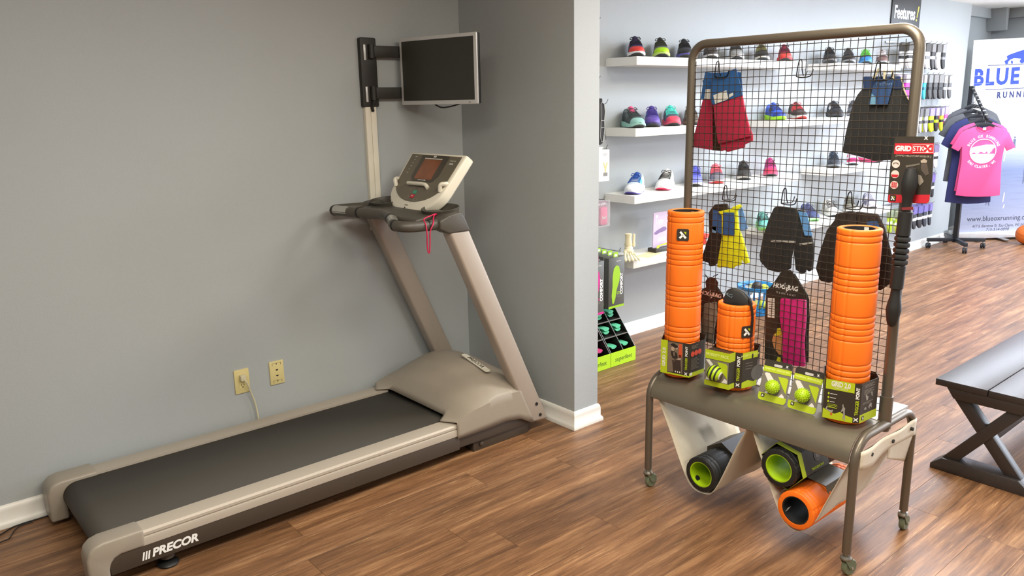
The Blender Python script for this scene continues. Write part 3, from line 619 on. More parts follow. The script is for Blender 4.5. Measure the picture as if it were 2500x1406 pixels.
F2, w2 = wallf(pa, 2, ZB+0.022)
MB().prism(rect(0, 0, w2, 0.016), 0, 0.0005, F2).build('printed_band', LIMEC, sl, w=True, smooth=False)
MB().prism(rect(0.004, 0.006, 0.018, 0.018), 0.0005, 0.0008, F2).build('printed_code', BARC, sl, w=True, smooth=False)
for k in range(3):
    MB().prism(circ(0.019+k*0.022, 0.092+k*0.001, 0.0108), 0, 0.0006, F2).build('printed_spot', cm((206, 78, 58), 0.45), sl, w=True, smooth=False)
for k in range(9): MB().prism(rect(0.010, 0.030+k*0.0052, 0.060-(k % 3)*0.007, 0.0312+k*0.0052), 0, 0.0005, F2).build('printed_line', CARDG, sl, w=True, smooth=False)
for k in range(3): MB().prism(rect(0.012, 0.114+k*0.005, 0.052-(k % 2)*0.012, 0.1155+k*0.005), 0, 0.0005, F2).build('printed_line', CARDG, sl, w=True, smooth=False)
# tall orange roller at the right end
RX_, RY_ = 2.527, 1.218
r2 = thing('foam_roller', 'tall plain orange foam roller in a charcoal and lime sleeve by the right post', 'foam roller', (RX_, RY_, ZB))
make_roller(r2, STD, [math.radians(a) for a in (150, 185, 290, 330, 20, 80)], ORANGE, FOAMB, T(0, 0, 0))
MB().prism(rect(-0.020, -0.008, 0.020, 0.008), 0, 0.0005, frame(Vector((RX_+0.0468, RY_-0.006, ZB+0.648)), (0, -1, 0), (0, 0, 1))).build('barcode_label', BARC, r2, w=True)
pa = [(RX_+0.010, RY_+0.092)]+plan([(2007.8, 1013.7), (2080.8, 1028.6), (2097.4, 1029.7), (2138, 1011.5)])+[(RX_+0.078, RY_-0.060), (RX_+0.080, RY_+0.055)]
sl = sleeve(r2, pa, ZB+0.022, ZB+0.160)
F1, w1 = wallf(pa, 1, ZB+0.022); F1 = F1 @ Matrix.Diagonal((w1/0.141, 1, 1, 1)); w1 = 0.141; hh_ = 0.138
MB().prism(rect(0.006, 0.104, w1-0.001, hh_), 0, 0.0006, F1).build('printed_band', LIMEC, sl, w=True, smooth=False)
text('GRID 2.0', 0.0245, CARDW, sl, F1 @ T(0.076, 0.124, 0.0008), w=True, bold=0.0010, sx=0.95)
text('FOAM ROLLER', 0.0065, CARDW, sl, F1 @ T(0.078, 0.1105, 0.0008), w=True, spacing=1.6)
MB().prism([(0, 0), (w1, 0), (w1, 0.018), (0.105, 0.022), (0.080, 0.030), (0.055, 0.020), (0.03, 0.026), (0, 0.034)], 0, 0.0006, F1).build('printed_band', LIMEC, sl, w=True, smooth=False)
for k, t_ in enumerate(('stretch', 'massage', 'recover')):
    MB().prism(circ(0.022, 0.089-k*0.014, 0.0045, 10), 0, 0.0006, F1).build('printed_icon', LIMEC, sl, w=True, smooth=False)
    MB().prism(rect(0.030, 0.0878-k*0.014, 0.062-k*0.005, 0.0895-k*0.014), 0, 0.0006, F1).build('printed_line', CARDW, sl, w=True, smooth=False)
MB().tube([(0.020+a, 0.046+b, 0.0006) for a, b in rrect(0, -0.006, 0.046, 0.006, 0.003)], 0.0005, 4, True, F1).build('printed_frame', LIMEC, sl, w=True)
for k in range(2): MB().prism(rect(0.024, 0.0465-k*0.005, 0.061-k*0.006, 0.048-k*0.005), 0, 0.0006, F1).build('printed_line', LIMEC, sl, w=True, smooth=False)
for poly, c in (([(0.088, 0.056), (0.094, 0.060), (0.096, 0.052), (0.104, 0.046), (0.103, 0.032), (0.106, 0.018), (0.108, 0.004), (0.104, 0.004), (0.101, 0.016), (0.098, 0.006), (0.094, 0.006), (0.097, 0.022), (0.096, 0.036), (0.088, 0.032), (0.086, 0.026), (0.084, 0.030), (0.090, 0.044), (0.092, 0.050)], (150, 146, 138)), ([(0.012, 0.032), (0.018, 0.044), (0.021, 0.043), (0.020, 0.032), (0.040, 0.030), (0.046, 0.034), (0.048, 0.028), (0.042, 0.022), (0.030, 0.026)], (160, 156, 148)), (circ(0.041, 0.018, 0.005), (206, 84, 48))):
    MB().prism(poly, 0.0007, 0.0011, F1).build('printed_figure', cm(c, 0.45, var=0.0), sl, w=True, smooth=False)
Fc, wc = wallf(pa, 2, ZB+0.022)
text('TRIGGER', 0.0150, LIMEC, sl, Fc @ T(wc/2, 0.053, 0.0007) @ RZ(PI/2), w=True, sx=0.86, bold=0.0002)
text('POINT', 0.0150, WHITEP, sl, Fc @ T(wc/2, 0.104, 0.0007) @ RZ(PI/2), w=True, sx=0.90, bold=0.0005)
text('X', 0.017, WHITEP, sl, Fc @ T(wc/2, 0.012, 0.0007) @ RZ(PI/2), w=True, bold=0.0008)
F2, w2 = wallf(pa, 3, ZB+0.022)
MB().prism(rect(0, 0, w2, 0.028), 0, 0.0005, F2).build('printed_band', LIMEC, sl, w=True, smooth=False)
xlogo(sl, F2 @ T(0.018, 0.015, 0.0005), 0.013)
for (u0, v0, n_) in ((0.018, 0.128, 3), (0.016, 0.110, 4), (0.014, 0.066, 2)):
    for k in range(n_): MB().prism(rect(u0, v0-k*0.0045, u0+0.060-(k % 2)*0.014, v0-k*0.0045+0.0014), 0, 0.0005, F2).build('printed_line', CARDG, sl, w=True, smooth=False)
for poly in ([(0.026, 0.092), (0.032, 0.096), (0.036, 0.088), (0.044, 0.086), (0.042, 0.074), (0.034, 0.072), (0.030, 0.082)], [(0.060, 0.094), (0.066, 0.098), (0.070, 0.080), (0.064, 0.084)], [(0.024, 0.044), (0.034, 0.050), (0.038, 0.042), (0.030, 0.040)], [(0.050, 0.046), (0.060, 0.058), (0.068, 0.056), (0.070, 0.040), (0.058, 0.048), (0.056, 0.038)]):
    MB().prism(poly, 0, 0.0006, F2).build('printed_figure', cm((150, 146, 138), 0.45, var=0.0), sl, w=True, smooth=False)
# short orange roller of the mobility pack
SX_, SY_ = 2.522, 1.663
r3 = thing('foam_roller', 'short orange foam roller in a mobility pack box with a black strap on top', 'foam roller', (SX_, SY_, ZB))
h3 = make_roller(r3, SHORT, [math.radians(a) for a in (180+10, 180+26, 180+42, 180+58, 180+74, 120, 90, 60, 0, 320, 150)], ORANGE, FOAMB, T(0, 0, 0))
a = math.radians(248); BF = frame(Vector((SX_+0.0700*math.cos(a), SY_+0.0700*math.sin(a), ZB+0.232)), (-math.sin(a), math.cos(a), 0), (0, 0, 1))
xlogo(r3, BF, 0.046)
pa = [(SX_+0.030, SY_+0.088), (SX_-0.074, SY_+0.050)]+plan([(1792, 941), (1810, 943.5), (1846, 935)], 0.030)+[(SX_+0.080, SY_-0.060), (SX_+0.080, SY_+0.050)]
sl = sleeve(r3, pa, ZB+0.022, ZB+0.160)
Fc, wc = wallf(pa, 2, ZB+0.022)
text('TRIGGER', 0.0150, LIMEC, sl, Fc @ T(wc/2, 0.053, 0.0007) @ RZ(PI/2), w=True, sx=0.86, bold=0.0002)
text('POINT', 0.0150, WHITEP, sl, Fc @ T(wc/2, 0.104, 0.0007) @ RZ(PI/2), w=True, sx=0.90, bold=0.0005)
text('X', 0.017, WHITEP, sl, Fc @ T(wc/2, 0.012, 0.0007) @ RZ(PI/2), w=True, bold=0.0008)
F2, w2 = wallf(pa, 3, ZB+0.022)
MB().prism(rect(0, 0.112, w2, 0.138), 0, 0.0005, F2).build('printed_band', LIMEC, sl, w=True, smooth=False)
MB().prism([(0, 0), (w2, 0), (w2, 0.026), (0.06, 0.018), (0.03, 0.028), (0, 0.022)], 0, 0.0005, F2).build('printed_band', LIMEC, sl, w=True, smooth=False)
text('MOBILITY PACK', 0.0125, cm((206, 216, 120), 0.5), sl, F2 @ T(w2/2, 0.125, 0.0007), w=True)
MB().prism(circ(0.075, 0.050, 0.030, 24), 0, 0.0005, F2).build('printed_spot', cm((96, 94, 90), 0.4), sl, w=True, smooth=False)
for k in range(3): MB().prism(rect(0.016, 0.094-k*0.011, 0.050, 0.0955-k*0.011), 0, 0.0005, F2).build('printed_line', CARDG, sl, w=True, smooth=False)
# front compartment of the pack with a striped ball in its window
b1, b2, b3 = plan([(1719.6, 934), (1778, 948), (1791.6, 942.8)], 0.030); b0 = (b1[0]+(b3[0]-b2[0])+0.012, b1[1]+(b3[1]-b2[1])+0.004)
bx = MB().prism([b0, b1, b2, b3], ZB+0.030, ZB+0.160).build('ball_compartment', CARDB, r3, w=True, smooth=False)
BFm = frame(Vector((*b1, ZB+0.024)), Vector((*b2, 0))-Vector((*b1, 0)), (0, 0, 1)); bw = (Vector(b2)-Vector(b1)).length
MB().prism(rect(0, 0.106, bw, 0.140), 0, 0.0008, BFm).build('printed_band', LIMEC, bx, w=True, smooth=False)
MB().prism(rect(0, 0, bw, 0.020), 0, 0.0008, BFm).build('printed_band', LIMEC, bx, w=True, smooth=False)
text('MOBILITY PACK', 0.0150, cm((222, 232, 130), 0.5), bx, BFm @ T(bw/2, 0.123, 0.0009), w=True, bold=0.0004, sx=0.86)
MB().prism(rect(0.002, 0.022, bw-0.002, 0.104), 0, 0.0008, BFm).build('printed_panel', CARDG, bx, w=True, smooth=False)
for poly, m_ in (([(0.004, 0.100), (0.018, 0.102), (0.034, 0.086), (0.026, 0.074)], CARDW), ([(0.050, 0.098), (0.084, 0.098), (0.092, 0.090), (0.092, 0.040), (0.074, 0.060)], LIMEC), ([(0.004, 0.022), (0.012, 0.040), (0.022, 0.030), (0.020, 0.022)], CARDW), ([(0.070, 0.022), (0.082, 0.040), (0.092, 0.034), (0.092, 0.022)], CARDW)):
    MB().prism(poly, 0.0008, 0.0014, BFm).build('printed_shape', m_, bx, w=True, smooth=False)
Fs = frame(Vector((*b2, ZB+0.024)), Vector((*b3, 0))-Vector((*b2, 0)), (0, 0, 1)); ws = (Vector(b3)-Vector(b2)).length
MB().prism(rect(0, 0.106, ws, 0.140), 0, 0.0008, Fs).build('printed_band', LIMEC, bx, w=True, smooth=False)
MB().prism(rect(0, 0, ws, 0.020), 0, 0.0008, Fs).build('printed_band', LIMEC, bx, w=True, smooth=False)
BM_ = BFm @ T(0.046, 0.058, 0.012) @ RZ(-0.25) @ RY(PI/2)
def sph(r, a0, a1, n=8): return [(max(r*math.sin(a0+(a1-a0)*i/n), 1e-5), -r*math.cos(a0+(a1-a0)*i/n)) for i in range(n+1)]
bb = MB().lathe(sph(0.029, 0, PI, 20), 24, BM_).build('striped_ball', LIME, bx, w=True)
for k, (q0, q1) in enumerate(((0.85, 1.08), (1.42, 1.66), (1.95, 2.15))): MB().lathe(sph(0.0296, q0, q1, 4), 24, BM_).build('ball_stripe', FOAMB, bb, w=True)
MB().lathe(sph(0.0297, 2.55, PI, 5), 24, BM_).build('ball_end', CARDW, bb, w=True); MB().lathe(sph(0.0302, 2.75, PI, 5), 24, BM_).build('ball_end', cm((96, 88, 78), 0.5), bb, w=True)
# black strap pouch stuffed in the roller's top, its webbing hanging down the right side
pz = ZB+h3
pp = [(-0.050, -0.012), (-0.040, 0.030), (-0.018, 0.044), (0.020, 0.040), (0.052, 0.016), (0.066, -0.010), (0.050, -0.030), (-0.030, -0.030)]
pch = MB().prism(pp, -0.016, 0.016, frame((SX_-0.012, SY_-0.004, pz+0.012), (0.25, -1, -0.10), (0.15, 0, 1))).build('strap_pouch', FOAMB, r3, w=True, bevel=0.010, seg=3)
text('PACK', 0.018, cm((120, 140, 150), 0.5), pch, frame((SX_-0.0300, SY_+0.018, pz+0.030), (0.25, -1, -0.35), (0.15, 0, 1)) @ T(0, 0, 0.002), w=True, shear=0.3)
MB().tube(smooth_pts([(SX_-0.005, SY_-0.045, pz+0.022), (SX_-0.02, SY_-0.072, pz+0.006), (SX_-0.022, SY_-0.082, pz-0.035), (SX_-0.022, SY_-0.082, pz-0.075)], 5), 0.0085, 8, flat=((0, 0, 1), 0.4)).build('strap', FOAMB, pch, w=True)
for dy in (0.0, 0.006): MB().tube(smooth_pts([(SX_-0.022, SY_-0.080-dy, pz-0.07), (SX_-0.020, SY_-0.078-dy, pz-0.14), (SX_-0.016, SY_-0.080-dy, pz-0.185)], 4), 0.0018, 5).build('strap_tail', FOAMB, pch, w=True)
MB().cbox((SX_-0.016, SY_-0.083, pz-0.188), (0.010, 0.014, 0.02)).build('strap_buckle', FOAMB, pch, w=True, bevel=0.003)
# two carded massage balls leaning on the bench
for k, (px, py, rz, lab) in enumerate(((1880, 983, 0.10, 'carded lime spiky massage ball standing next to the mobility pack roller'), (1954, 1004, 0.02, 'carded lime spiky massage ball standing next to the tall plain orange roller'))):
    b = pZ(px, py, ZB); wd_, ht = 0.106, 0.150
    mb_ = thing('massage_ball_card', lab, 'massage ball', (b.x, b.y, ZB), group='carded massage balls on the bench')
    CFm = frame(Vector((b.x, b.y+wd_/2, ZB+0.001)), Vector((math.sin(rz), -math.cos(rz), 0)), (0.34, 0, 0.94))
    card = MB().prism(rrect(0, 0, wd_, ht, 0.010), -0.0015, 0.0, CFm).build('backing_card', CARDG, mb_, w=True, smooth=False)
    MB().prism(rrect(0, 0.122, wd_, ht, 0.010), 0, 0.0006, CFm).build('printed_band', CARDB, card, w=True, smooth=False)
    MB().prism(rect(0, 0.106, wd_, 0.126), 0.0003, 0.0009, CFm).build('printed_band', LIMEC, card, w=True, smooth=False)
    MB().prism([(0, 0.010), (0.004, 0.002), (0.010, 0), (wd_-0.010, 0), (wd_-0.004, 0.002), (wd_, 0.010), (wd_, 0.024), (0, 0.028)], 0.0002, 0.0008, CFm).build('printed_band', LIMEC, card, w=True, smooth=False)
    text('MOBIPOINT  MASSAGE BALL', 0.0095, cm((222, 232, 130), 0.5), card, CFm @ T(wd_/2, 0.1165, 0.0011), w=True, sx=0.80, bold=0.0002)
    MB().prism(rrect(wd_/2-0.016, 0.129, wd_/2+0.016, 0.138, 0.004), 0.0006, 0.0010, CFm).build('hang_hole', BOARD, card, w=True, smooth=False)
    text('X', 0.010, WHITEP, card, CFm @ T(wd_-0.020, 0.136, 0.0008), w=True, bold=0.0006)
    MB().prism(rect(wd_-0.038, 0.1285, wd_-0.006, 0.130), 0.0006, 0.0010, CFm).build('printed_line', CARDG, card, w=True, smooth=False)
    for poly, m_ in (([(0.008, 0.098), (0.014, 0.102), (0.026, 0.102), (0.050, 0.078), (0.030, 0.066)], CARDW), ([(0.060, 0.096), (0.094, 0.096), (0.100, 0.090), (0.100, 0.040), (0.083, 0.062)], LIMEC), ([(0.076, 0.024), (0.086, 0.038), (0.096, 0.030), (0.098, 0.024)], CARDW), ([(0.022, 0.026), (0.028, 0.040), (0.036, 0.028)], CARDW)):
        MB().prism(poly, 0.0003, 0.0009, CFm).build('printed_shape', m_, card, w=True, smooth=False)
    xlogo(card, CFm @ T(0.018, 0.018, 0.0008), 0.013)
    BC = CFm @ T(0.055, 0.056, 0.018)
    ball = MB().sphere((0, 0, 0), 0.0245, 20, 12, BC).build('spiky_ball', LIME, mb_, w=True)
    spk = MB(); g = PI*(3-math.sqrt(5))
    for i in range(130):
        zz = 1-2*(i+0.5)/130; q = math.sqrt(1-zz*zz); d = Vector((q*math.cos(g*i), q*math.sin(g*i), zz))
        spk.tube([d*0.024, d*0.0275], [0.0018, 0.0006], 5, M=BC)
    spk.build('spikes', LIME, ball, w=True)
# rollers lying in the slings
def AX(x, y, z): return frame((x, y, z), (0, 1, 0), (0, 0, 1))       # axis along +X
def lying(label, x, y, z, foam, core, angles, L=SHORT):
    t = thing('foam_roller', label, 'foam roller', (x, y, z)); make_roller(t, L, angles, foam, core, AX(0, 0, 0)); return t
q = lying('black foam roller with a lime core lying in the left canvas sling', 2.385, 1.700, 0.152, FOAMB, LIME, [0.5, 1.0, 1.5, 2.0, 3.2, 4.4, 5.4])
MB().prism(circ(0, 0, 0.012, 16), 0, 0.0008, frame((2.41, 1.700+0.030, 0.152-0.0345), (1, 0, 0), (0, 0.65, 0.76))).build('core_sticker', FOAMB, q, w=True)
sv = [(1.703+0.076*math.cos(t_), 0.168+0.076*math.sin(t_)) for t_ in [PI/6+PI/3*i for i in range(6)]]
MB().loft([[(x, a_, b_) for a_, b_ in sv] for x in (2.52, 2.68)]).build('card_sleeve', CARDB, q, w=True, smooth=False)
q = lying('lime-cored roller with black knobbly tread lying on top in the right canvas sling', 2.378, 1.368, 0.300, FOAMB, LIME, [PI*2*i/14 for i in range(14)])
sv = [(1.368+0.0835*math.cos(t_), 0.300+0.0835*math.sin(t_)) for t_ in [0.20+PI/3*i for i in range(6)]]
cs_ = MB().loft([[(x, a_, b_) for a_, b_ in sv] for x in (2.402, 2.58)], cap=False).build('card_sleeve', CARDB, q, w=True, smooth=False, solid=0.002)
sv2 = [(1.368+0.0850*math.cos(t_), 0.300+0.0850*math.sin(t_)) for t_ in [0.20+PI/3*i for i in range(6)]]
MB().loft([[(x, a_, b_) for a_, b_ in sv2] for x in (2.400, 2.424)], cap=False).build('printed_band', LIMEC, cs_, w=True, smooth=False, solid=0.001)
e0, e1 = Vector((2.43, *sv2[5])), Vector((2.43, *sv2[0])); fF = frame(e1, (1, 0, 0), e0-e1)
fT = frame(Vector((2.43, *sv2[1])), (1, 0, 0), Vector((0, sv2[1][0]-sv2[2][0], sv2[1][1]-sv2[2][1])).normalized()*1.0)
e2 = Vector((2.43, *sv2[1])); fS = frame(Vector((2.43, *sv2[3])), (1, 0, 0), Vector((0, sv2[2][0]-sv2[3][0], sv2[2][1]-sv2[3][1])))
text('TRIGGERPOINT', 0.012, LIMEC, cs_, fS @ T(0.075, 0.012, 0.0006), w=True, bold=0.0003)
MB().prism(circ(0.085, 0.052, 0.022, 20), 0, 0.0005, fS).build('printed_figure', cm((92, 84, 76), 0.45), cs_, w=True, smooth=False)
MB().prism(circ(0.085, 0.052, 0.010, 16), 0.0005, 0.0009, fS).build('printed_figure', cm((150, 142, 132), 0.45), cs_, w=True, smooth=False)
q = lying('orange foam roller with a hollow black core lying lowest in the right canvas sling', 2.378, 1.294, 0.166, ORANGE, FOAMB, [0.4, 1.6, 2.8, 4.0, 5.2])
MB().prism(rect(-0.016, -0.009, 0.016, 0.009), 0, 0.0008, frame((2.396, 1.294+0.040, 0.166-0.022), (0.0, 0.45, -0.9), (-1, 0, 0))).build('barcode_label', BARC, q, w=True)
for k in range(6): MB().prism(rect(-0.013+k*0.0045, -0.007, -0.011+k*0.0045+(k % 2)*0.001, 0.005), 0.0008, 0.0012, frame((2.396, 1.294+0.040, 0.166-0.022), (0.0, 0.45, -0.9), (-1, 0, 0))).build('barcode_bar', FOAMB, q, w=True, smooth=False)
sv = [(1.296+0.0755*math.cos(t_), 0.172+0.0755*math.sin(t_)) for t_ in [0.1+PI/3*i for i in range(6)]]
cs_ = MB().loft([[(x, a_, b_) for a_, b_ in sv] for x in (2.50, 2.66)], cap=False).build('card_sleeve', CARDG, q, w=True, smooth=False, solid=0.002)

# ================================================================ GOODS HANGING ON THE GRID (its far side)
HOOKM = mat('hook_black', (26, 24, 22), 0.4, metal=0.5, var=0.0)
def hook(px, py, label, back=0.07, group='wire hooks on the grid panel'):
    p = pX(px, py, XP); z = p.z; y = p.y
    t = thing('grid_hook', label, 'hook', (XP, y, z), group=group)
    MB().tube(smooth_pts([(0.003, 0.016, -0.052), (-0.004, 0.010, -0.030), (-0.004, 0.006, -0.004), (-0.002, 0.0, 0.004), (-0.004, -0.006, -0.004), (-0.004, -0.008, -0.030), (0.003, -0.010, -0.050)], 5), 0.0020, 6).build('clip_loop', HOOKM, t)
    MB().tube(smooth_pts([(0.003, 0.016, -0.052), (back*0.6, 0.012, -0.054), (back, 0.010, -0.052), (back+0.012, 0.010, -0.034)], 4), 0.0020, 6).tube(smooth_pts([(0.003, 0.016, -0.052), (0.006, 0.0, -0.056), (0.006, -0.034, -0.052), (0.008, -0.042, -0.030)], 4), 0.0020, 6).build('prong', HOOKM, t)
    return t
def sheet(pts, X, m, parent, name, t=0.010, bev=0.004, smooth=True):    # outline in photo pixels on the plane x = X, given a thickness
    P = [pX(a, b, X) for a, b in pts]
    return MB().prism([(-p.y, p.z) for p in P], -t/2, t/2, Matrix(((0, 0, -1, X), (-1, 0, 0, 0), (0, 1, 0, 0), (0, 0, 0, 1)))).build(name, m, parent, w=True, bevel=bev, seg=2, smooth=smooth)
def zoompts(pts, s, ox, oy): return [(ox+a/s, oy+b/s) for a, b in pts]
REDF = mat('shorts_red', (178, 24, 62), 0.8, var=0.06, bump=0.2, bscale=600, sheen=0.2)
OLIVE = mat('shorts_dark', (62, 46, 30), 0.85, var=0.06)
BLUEC = mat('card_blue', (44, 92, 148), 0.5, var=0.05)
BLUEC2 = mat('card_navy', (38, 56, 92), 0.5, var=0.05)
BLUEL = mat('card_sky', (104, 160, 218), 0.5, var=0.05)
BLKF = mat('fabric_black', (34, 33, 32), 0.85, var=0.08, bump=0.25, bscale=500, sheen=0.15)
BRNF = mat('fabric_brownblack', (44, 34, 27), 0.85, var=0.08, bump=0.25, bscale=500)
YELF = mat('fabric_yellow', (226, 230, 20), 0.75, var=0.05, bump=0.25, bscale=500)
STRIPE = mat('reflective_stripe', (196, 194, 186), 0.35, metal=0.3, var=0.05)
BEIGE = mat('strap_beige', (200, 190, 156), 0.6, var=0.05)
Z5 = lambda p: zoompts(p, 5.408, 1660, 140)
hook(1754, 152, 'black wire hook on the grid holding the red shorts')
def shorts(label, body, m, card, X, cm_=None, labels=()):
    b = pX(*body[0], X); t = thing('running_shorts', label, 'shorts', (X, b.y, b.z-0.25), group='shorts on the grid panel')
    o = sheet(body, X, m, t, 'fabric', 0.009, 0.0035)
    if card:
        c = sheet(card, X-0.006, cm_ or BLUEC, t, 'header_card', 0.002, 0.0, False)
        for l in labels: sheet(l, X-0.0078, BARC, c, 'price_label', 0.001, 0.0, False)
    return t
shorts('dark olive shorts hanging half hidden between the red shorts', Z5([(300, 300), (600, 300), (560, 1235), (425, 1228), (380, 700)]), OLIVE, None, 2.655)
shorts('narrow pair of red shorts with a blue header card, next to the left post', Z5([(320, 500), (428, 505), (432, 680), (430, 1225), (355, 1212), (150, 1182), (230, 880)]), REDF, Z5([(335, 192), (450, 205), (470, 240), (432, 250), (405, 558), (275, 548), (305, 350)]), 2.642, labels=(Z5([(340, 420), (402, 416), (405, 552), (322, 546)]),))
shorts('red shorts layered behind the front pair, hem showing lowest', Z5([(460, 560), (830, 520), (905, 860), (965, 1030), (965, 1105), (860, 1150), (862, 1188), (628, 1252), (600, 1225), (545, 1240), (480, 900)]), REDF, Z5([(640, 185), (745, 145), (755, 190), (812, 200), (830, 500), (760, 300)]), 2.632, BLUEC)
shorts('front pair of red shorts with two white price labels on a blue card', Z5([(440, 560), (826, 480), (845, 620), (905, 860), (940, 1042), (510, 1142), (470, 900)]), REDF, Z5([(450, 205), (755, 186), (830, 500), (440, 628), (400, 555), (425, 260)]), 2.620, labels=(Z5([(440, 500), (612, 435), (640, 552), (465, 614)]), Z5([(640, 495), (698, 465), (705, 500), (645, 535)])))
# black shorts
Z6 = lambda p: zoompts(p, 5.023, 2040, 140)
hook(2147, 153, 'black wire hook on the grid holding the black shorts')
t = shorts('black shorts with a leaning blue swing tag, next to the right post', Z6([(335, 380), (820, 370), (880, 460), (905, 560), (905, 1000), (890, 1250), (470, 1268), (300, 1215), (85, 1165), (120, 960), (180, 700), (220, 560), (270, 460)]), BLKF, Z6([(340, 242), (360, 235), (790, 232), (805, 245), (832, 385), (340, 395)]), 2.632, BLUEC2)
c = sheet(Z6([(480, 275), (715, 250), (722, 262), (640, 578), (625, 585), (418, 582), (412, 570)]), 2.618, mat('card_steel_blue', (50, 76, 118), 0.45, var=0.04), t, 'swing_tag', 0.002, 0, False)
sheet(Z6([(445, 445), (490, 490), (488, 582), (420, 580)]), 2.6165, cm((104, 150, 176), 0.5), c, 'printed_shape', 0.001, 0, False)
e = pX(2158, 204.5, 2.6165); text('nathan', 0.016, cm((120, 150, 190), 0.5), c, faceX((2.6162, e.y, e.z)), w=True, sx=1.2)
for q in ([(450, 250), (500, 170), (520, 130), (540, 135), (520, 190), (480, 262)], [(585, 262), (590, 150), (605, 150), (618, 180), (605, 268)], [(690, 250), (680, 160), (695, 140), (712, 190), (716, 262)]):
    sheet(Z6(q), 2.614, BEIGE, t, 'hanger_strap', 0.003, 0, False)
sheet(Z6([(800, 245), (812, 245), (850, 400), (900, 520), (892, 524), (838, 410)]), 2.616, BEIGE, t, 'hanger_strap', 0.003, 0, False)
hook(1956, 148, 'empty black wire hook near the top of the grid', 0.05)
# gloves
Z3 = lambda p: zoompts(p, 3.125, 1680, 450)
GRP = 'gloves on the grid panel'
def glove(label, body, X, m, cards=(), stripes=()):
    b = pX(*(body[0][0] if isinstance(body[0][0], (list, tuple)) else body[0]), X); t = thing('running_gloves', label, 'gloves', (X, b.y, b.z-0.16), group=GRP)
    for i, q in enumerate(body if isinstance(body[0][0], (list, tuple)) else [body]): sheet(q, X, m, t, 'glove', 0.016, 0.006)
    for q, cc in cards: sheet(q, X-0.011, cc, t, 'header_card', 0.002, 0, False)
    for q in stripes: sheet(q, X-0.0095, STRIPE, t, 'reflective_stripe', 0.0015, 0, False)
    return t
hook(1773, 455, 'black wire hook on the grid holding the yellow and black gloves')
glove('pair of black gloves beside the yellow gloves on the grid', Z3([(205, 152), (300, 145), (312, 195), (290, 370), (268, 480), (222, 605), (200, 622), (165, 625), (160, 598), (105, 582), (120, 520), (165, 380), (160, 215), (180, 185)]), 2.640, BRNF, ((Z3([(190, 195), (270, 210), (266, 388), (180, 338)]), BLUEC), (Z3([(180, 320), (215, 318), (212, 372), (185, 366)]), cm((108, 156, 196), 0.5))))
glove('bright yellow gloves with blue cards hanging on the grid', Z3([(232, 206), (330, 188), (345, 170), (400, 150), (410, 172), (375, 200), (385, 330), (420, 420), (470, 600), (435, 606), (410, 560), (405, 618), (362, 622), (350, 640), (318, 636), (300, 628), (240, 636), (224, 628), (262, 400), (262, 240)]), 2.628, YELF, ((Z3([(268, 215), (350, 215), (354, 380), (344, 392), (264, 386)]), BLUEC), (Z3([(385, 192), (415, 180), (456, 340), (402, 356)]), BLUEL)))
e = pX(1680+305/3.125, 450+262/3.125, 2.615)
hook(1918, 462, 'black wire hook on the grid holding the convertible mittens')
glove('black convertible mitten with a light stripe across the hand', Z3([(660, 172), (690, 165), (830, 182), (838, 260), (815, 440), (790, 560), (785, 645), (690, 672), (610, 650), (555, 590), (548, 540), (575, 400), (620, 260)]), 2.628, BLKF, (), (Z3([(632, 425), (820, 432), (818, 446), (632, 440)]),))
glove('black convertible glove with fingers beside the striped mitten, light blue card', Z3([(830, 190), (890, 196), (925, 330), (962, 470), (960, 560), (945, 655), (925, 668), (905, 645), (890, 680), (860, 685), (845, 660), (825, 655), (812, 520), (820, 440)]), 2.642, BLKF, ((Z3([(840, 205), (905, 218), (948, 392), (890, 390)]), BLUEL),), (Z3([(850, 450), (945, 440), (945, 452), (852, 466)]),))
hook(2077, 471, 'black wire hook on the grid holding the gloves behind the right roller')
glove('dark mittens hanging behind the tall plain orange roller', [Z3([(1130, 222), (1240, 205), (1290, 212), (1300, 500), (1200, 700), (1080, 752), (1010, 735), (978, 640), (1000, 540), (1060, 350), (1120, 270)]), Z3([(1280, 205), (1450, 225), (1500, 330), (1560, 560), (1550, 750), (1470, 810), (1400, 790), (1330, 500)])], 2.634, BRNF, ((Z3([(1360, 285), (1440, 280), (1462, 330), (1380, 340)]), BLUEC),))
# bandana packs
Z4 = lambda p: zoompts(p, 4.85, 1840, 630)
PINK = mat('bandana_pink', (196, 30, 112), 0.6, var=0.25, scale=45)
GREYB = mat('bandana_grey', (118, 108, 92), 0.7, var=0.45, scale=40)
def bandana(label, card, X, cc):
    b = pX(*card[0], X); t = thing('bandana_pack', label, 'bandana pack', (X, b.y, b.z-0.28), group='bandana packs on the grid panel'); c = sheet(card, X, cc, t, 'backing_card', 0.002, 0, False); return t, c
t, c = bandana('bandana pack with black patterned roll hanging just behind the pink one', Z4([(330, 160), (490, 185), (640, 430), (658, 490), (650, 1235), (560, 1235), (150, 1215), (175, 380)]), 2.640, CARDB)
t, c = bandana('charcoal bandana pack with a long magenta patterned bandana', Z4([(345, 140), (440, 140), (480, 195), (632, 425), (630, 1180), (330, 1255), (250, 1250), (128, 1190), (150, 385), (310, 240), (308, 190)]), 2.624, CARDB)
sheet(Z4([(322, 482), (335, 476), (620, 492), (622, 700), (600, 1000), (612, 1285), (480, 1272), (350, 1250), (345, 900), (312, 700)]), 2.612, PINK, t, 'bandana', 0.014, 0.005)
sheet(Z4([(168, 470), (248, 476), (246, 710), (166, 700)]), 2.6225, BARC, c, 'barcode_label', 0.001, 0, False)
for k in range(8): sheet(Z4([(180, 490+k*26), (236, 494+k*26), (236, 502+k*26), (180, 498+k*26)]), 2.6218, CARDG, c, 'barcode_bar', 0.0006, 0, False)
